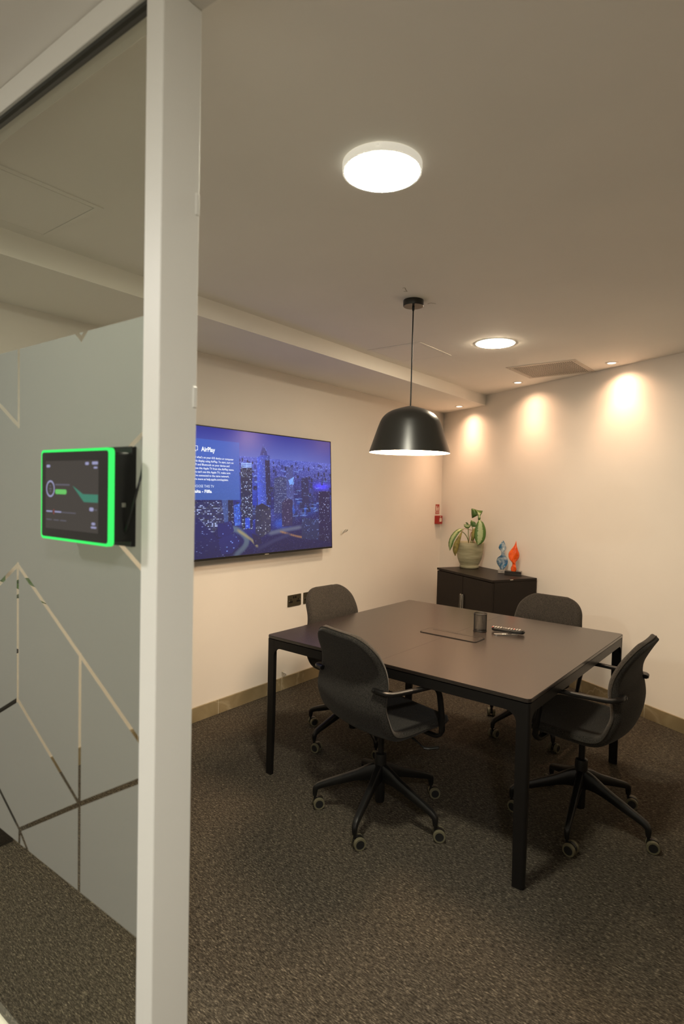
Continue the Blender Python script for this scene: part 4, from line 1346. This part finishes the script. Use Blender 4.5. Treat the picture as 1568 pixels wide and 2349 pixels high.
def hatch(label, x0, x1, y0, y1):
    t = thing('access_hatch', label, 'access hatch', ((x0 + x1) / 2, (y0 + y1) / 2, H), 0, 'ceiling access hatches')
    a, b = (x1 - x0) / 2, (y1 - y0) / 2
    bm = B()
    f = .022
    for (p, q, r, s) in ((-a, a, -b, -b + f), (-a, a, b - f, b), (-a, -a + f, -b + f, b - f), (a - f, a, -b + f, b - f)): box(bm, p, q, r, s, -.0030, -.0003, .001, 1)
    obj('frame', bm, M_CEIL, t)
    obj('gap', box(B(), -a + f, a - f, -b + f, b - f, -.0008, -.0003), M_PENCIL, t)
    obj('panel', box(B(), -a + f + .0025, a - f - .0025, -b + f + .0025, b - f - .0025, -.0030, -.0008, .0006, 1), M_CEIL, t)
hatch('square flush access hatch in the ceiling behind the pendant lamp cord', .685, 1.090, 3.205, 3.632)
hatch('square flush access hatch in the ceiling seen through the clear glass', .670, 1.078, .665, 1.092)

# pencil squiggle and scuffs near the pendant
def on_ceiling(x, y): return (x, y, H - .0007)
for pts in ([(1.509, 2.323), (1.520, 2.324), (1.507, 2.357), (1.506, 2.370)], [(1.491, 2.360), (1.498, 2.368), (1.506, 2.370)], [(1.493, 2.584), (1.515, 2.580), (1.529, 2.604)]):
    o = obj('scuff_mark', tube(B(), [on_ceiling(*p) for p in catmull(pts, 5)], [(.0016, .0004)] * (5 * (len(pts) - 1) + 1), 6), M_PENCIL, CEIL)

# ------------------------------------------------------------------ pendant lamp
PL = thing('pendant_lamp', 'black dome pendant lamp with glowing white inside hanging over the table', 'lamp', (1.462, 2.500, 0))
obj('canopy', lathe(B(), [(0, H - .0004), (.049, H - .0004), (.050, H - .003), (.050, H - .028), (.0485, H - .030), (0, H - .030)], 48), M_PENDANT, PL, True)
obj('cord_grip', lathe(B(), [(0, H - .030), (.006, H - .030), (.006, H - .046), (.004, H - .052), (0, H - .052)], 16), M_BLACKP, PL, True)
obj('cord', tube(B(), [(0, 0, H - .05), (0, 0, 2.2), (0, 0, 1.932)], .0033, 10), M_BLACKP, PL, True)
ZB, ZTP = 1.703, 1.936
outp = [(.0035, ZTP), (.018, ZTP - .003), (.055, ZTP - .013), (.095, ZTP - .027), (.122, ZTP - .044), (.142, ZTP - .068), (.156, ZTP - .100), (.175, ZTP - .155), (.201, ZB)]
P = [tuple(p) for p in catmull(outp, 5)]
shd = obj('shade', lathe(B(), P, 72), M_PENDANT, PL, 'all')
inp = [(max(r - .0022, .002), z - .0018) for r, z in P[:-1]] + [(.1995, ZB)]
obj('inner_lining', lathe(B(), inp, 72), M_PENDIN, PL, 'all')
obj('lamp_holder', lathe(B(), [(0, ZTP - .008), (.022, ZTP - .010), (.022, ZTP - .07), (.016, ZTP - .075), (0, ZTP - .075)], 20), M_WHITEP, PL, True)
bl = obj('opal_diffuser', lathe(B(), [(0, ZB + .0045), (.190, ZB + .0055), (.1935, ZB + .010), (.190, ZB + .014), (0, ZB + .014)], 64), M_BULB, PL, True)

# ------------------------------------------------------------------ dark low cupboard behind the frosted glass, beside the screen wall
LC = thing('low_cupboard', 'low dark cupboard against the screen wall, glimpsed under the frosted glass', 'cupboard', (0, GY + .12, 0))
obj('body', box(B(), .014, .436, .02, .372, .012, .80, .002, 1), M_CABINET, LC)
obj('door', box(B(), .437, .455, .022, .370, .014, .795, .002, 1), M_CABINET, LC)
obj('top', box(B(), .014, .460, .018, .375, .80, .818, .002, 1), M_CABINET, LC)
obj('plinth', box(B(), .02, .445, .03, .36, .0005, .012), M_CABINET, LC)

# ------------------------------------------------------------------ dark leafy plant standing on that cupboard
DP = thing('potted_plant', 'dark leafy houseplant on the low cupboard, glimpsed through the clear lines in the film', 'plant', (.25, GY + .375, .8185))
obj('pot', lathe(B(), [(0, 0), (.055, 0), (.062, .01), (.078, .13), (.076, .134), (.070, .13), (.068, .115), (0, .115)], 32), M_BLACKP, DP, True)
rl = random.Random(5)
for i in range(40):
    an = rl.uniform(0, 2 * PI); up = rl.uniform(.06, .40); ou = rl.uniform(.08, .20)
    if math.sin(an) > .2: ou += .14
    if math.cos(an) < -.1: ou = min(ou, .085)
    d = Vector((math.cos(an), math.sin(an), 0))
    b0 = Vector((0, 0, .12)) + d * .02
    p1 = b0 + Vector((0, 0, up * .55)) + d * ou * .35
    p2 = b0 + Vector((0, 0, up)) + d * ou * .8
    p3 = p2 + d * .09 + Vector((0, 0, -.05))
    leaf('leaf', [b0, p1, p2, p3], [.005, .014, .095, .003], M_LEAFDARK, Vector((0, 0, 1)) + d * .3, .2, None, DP)
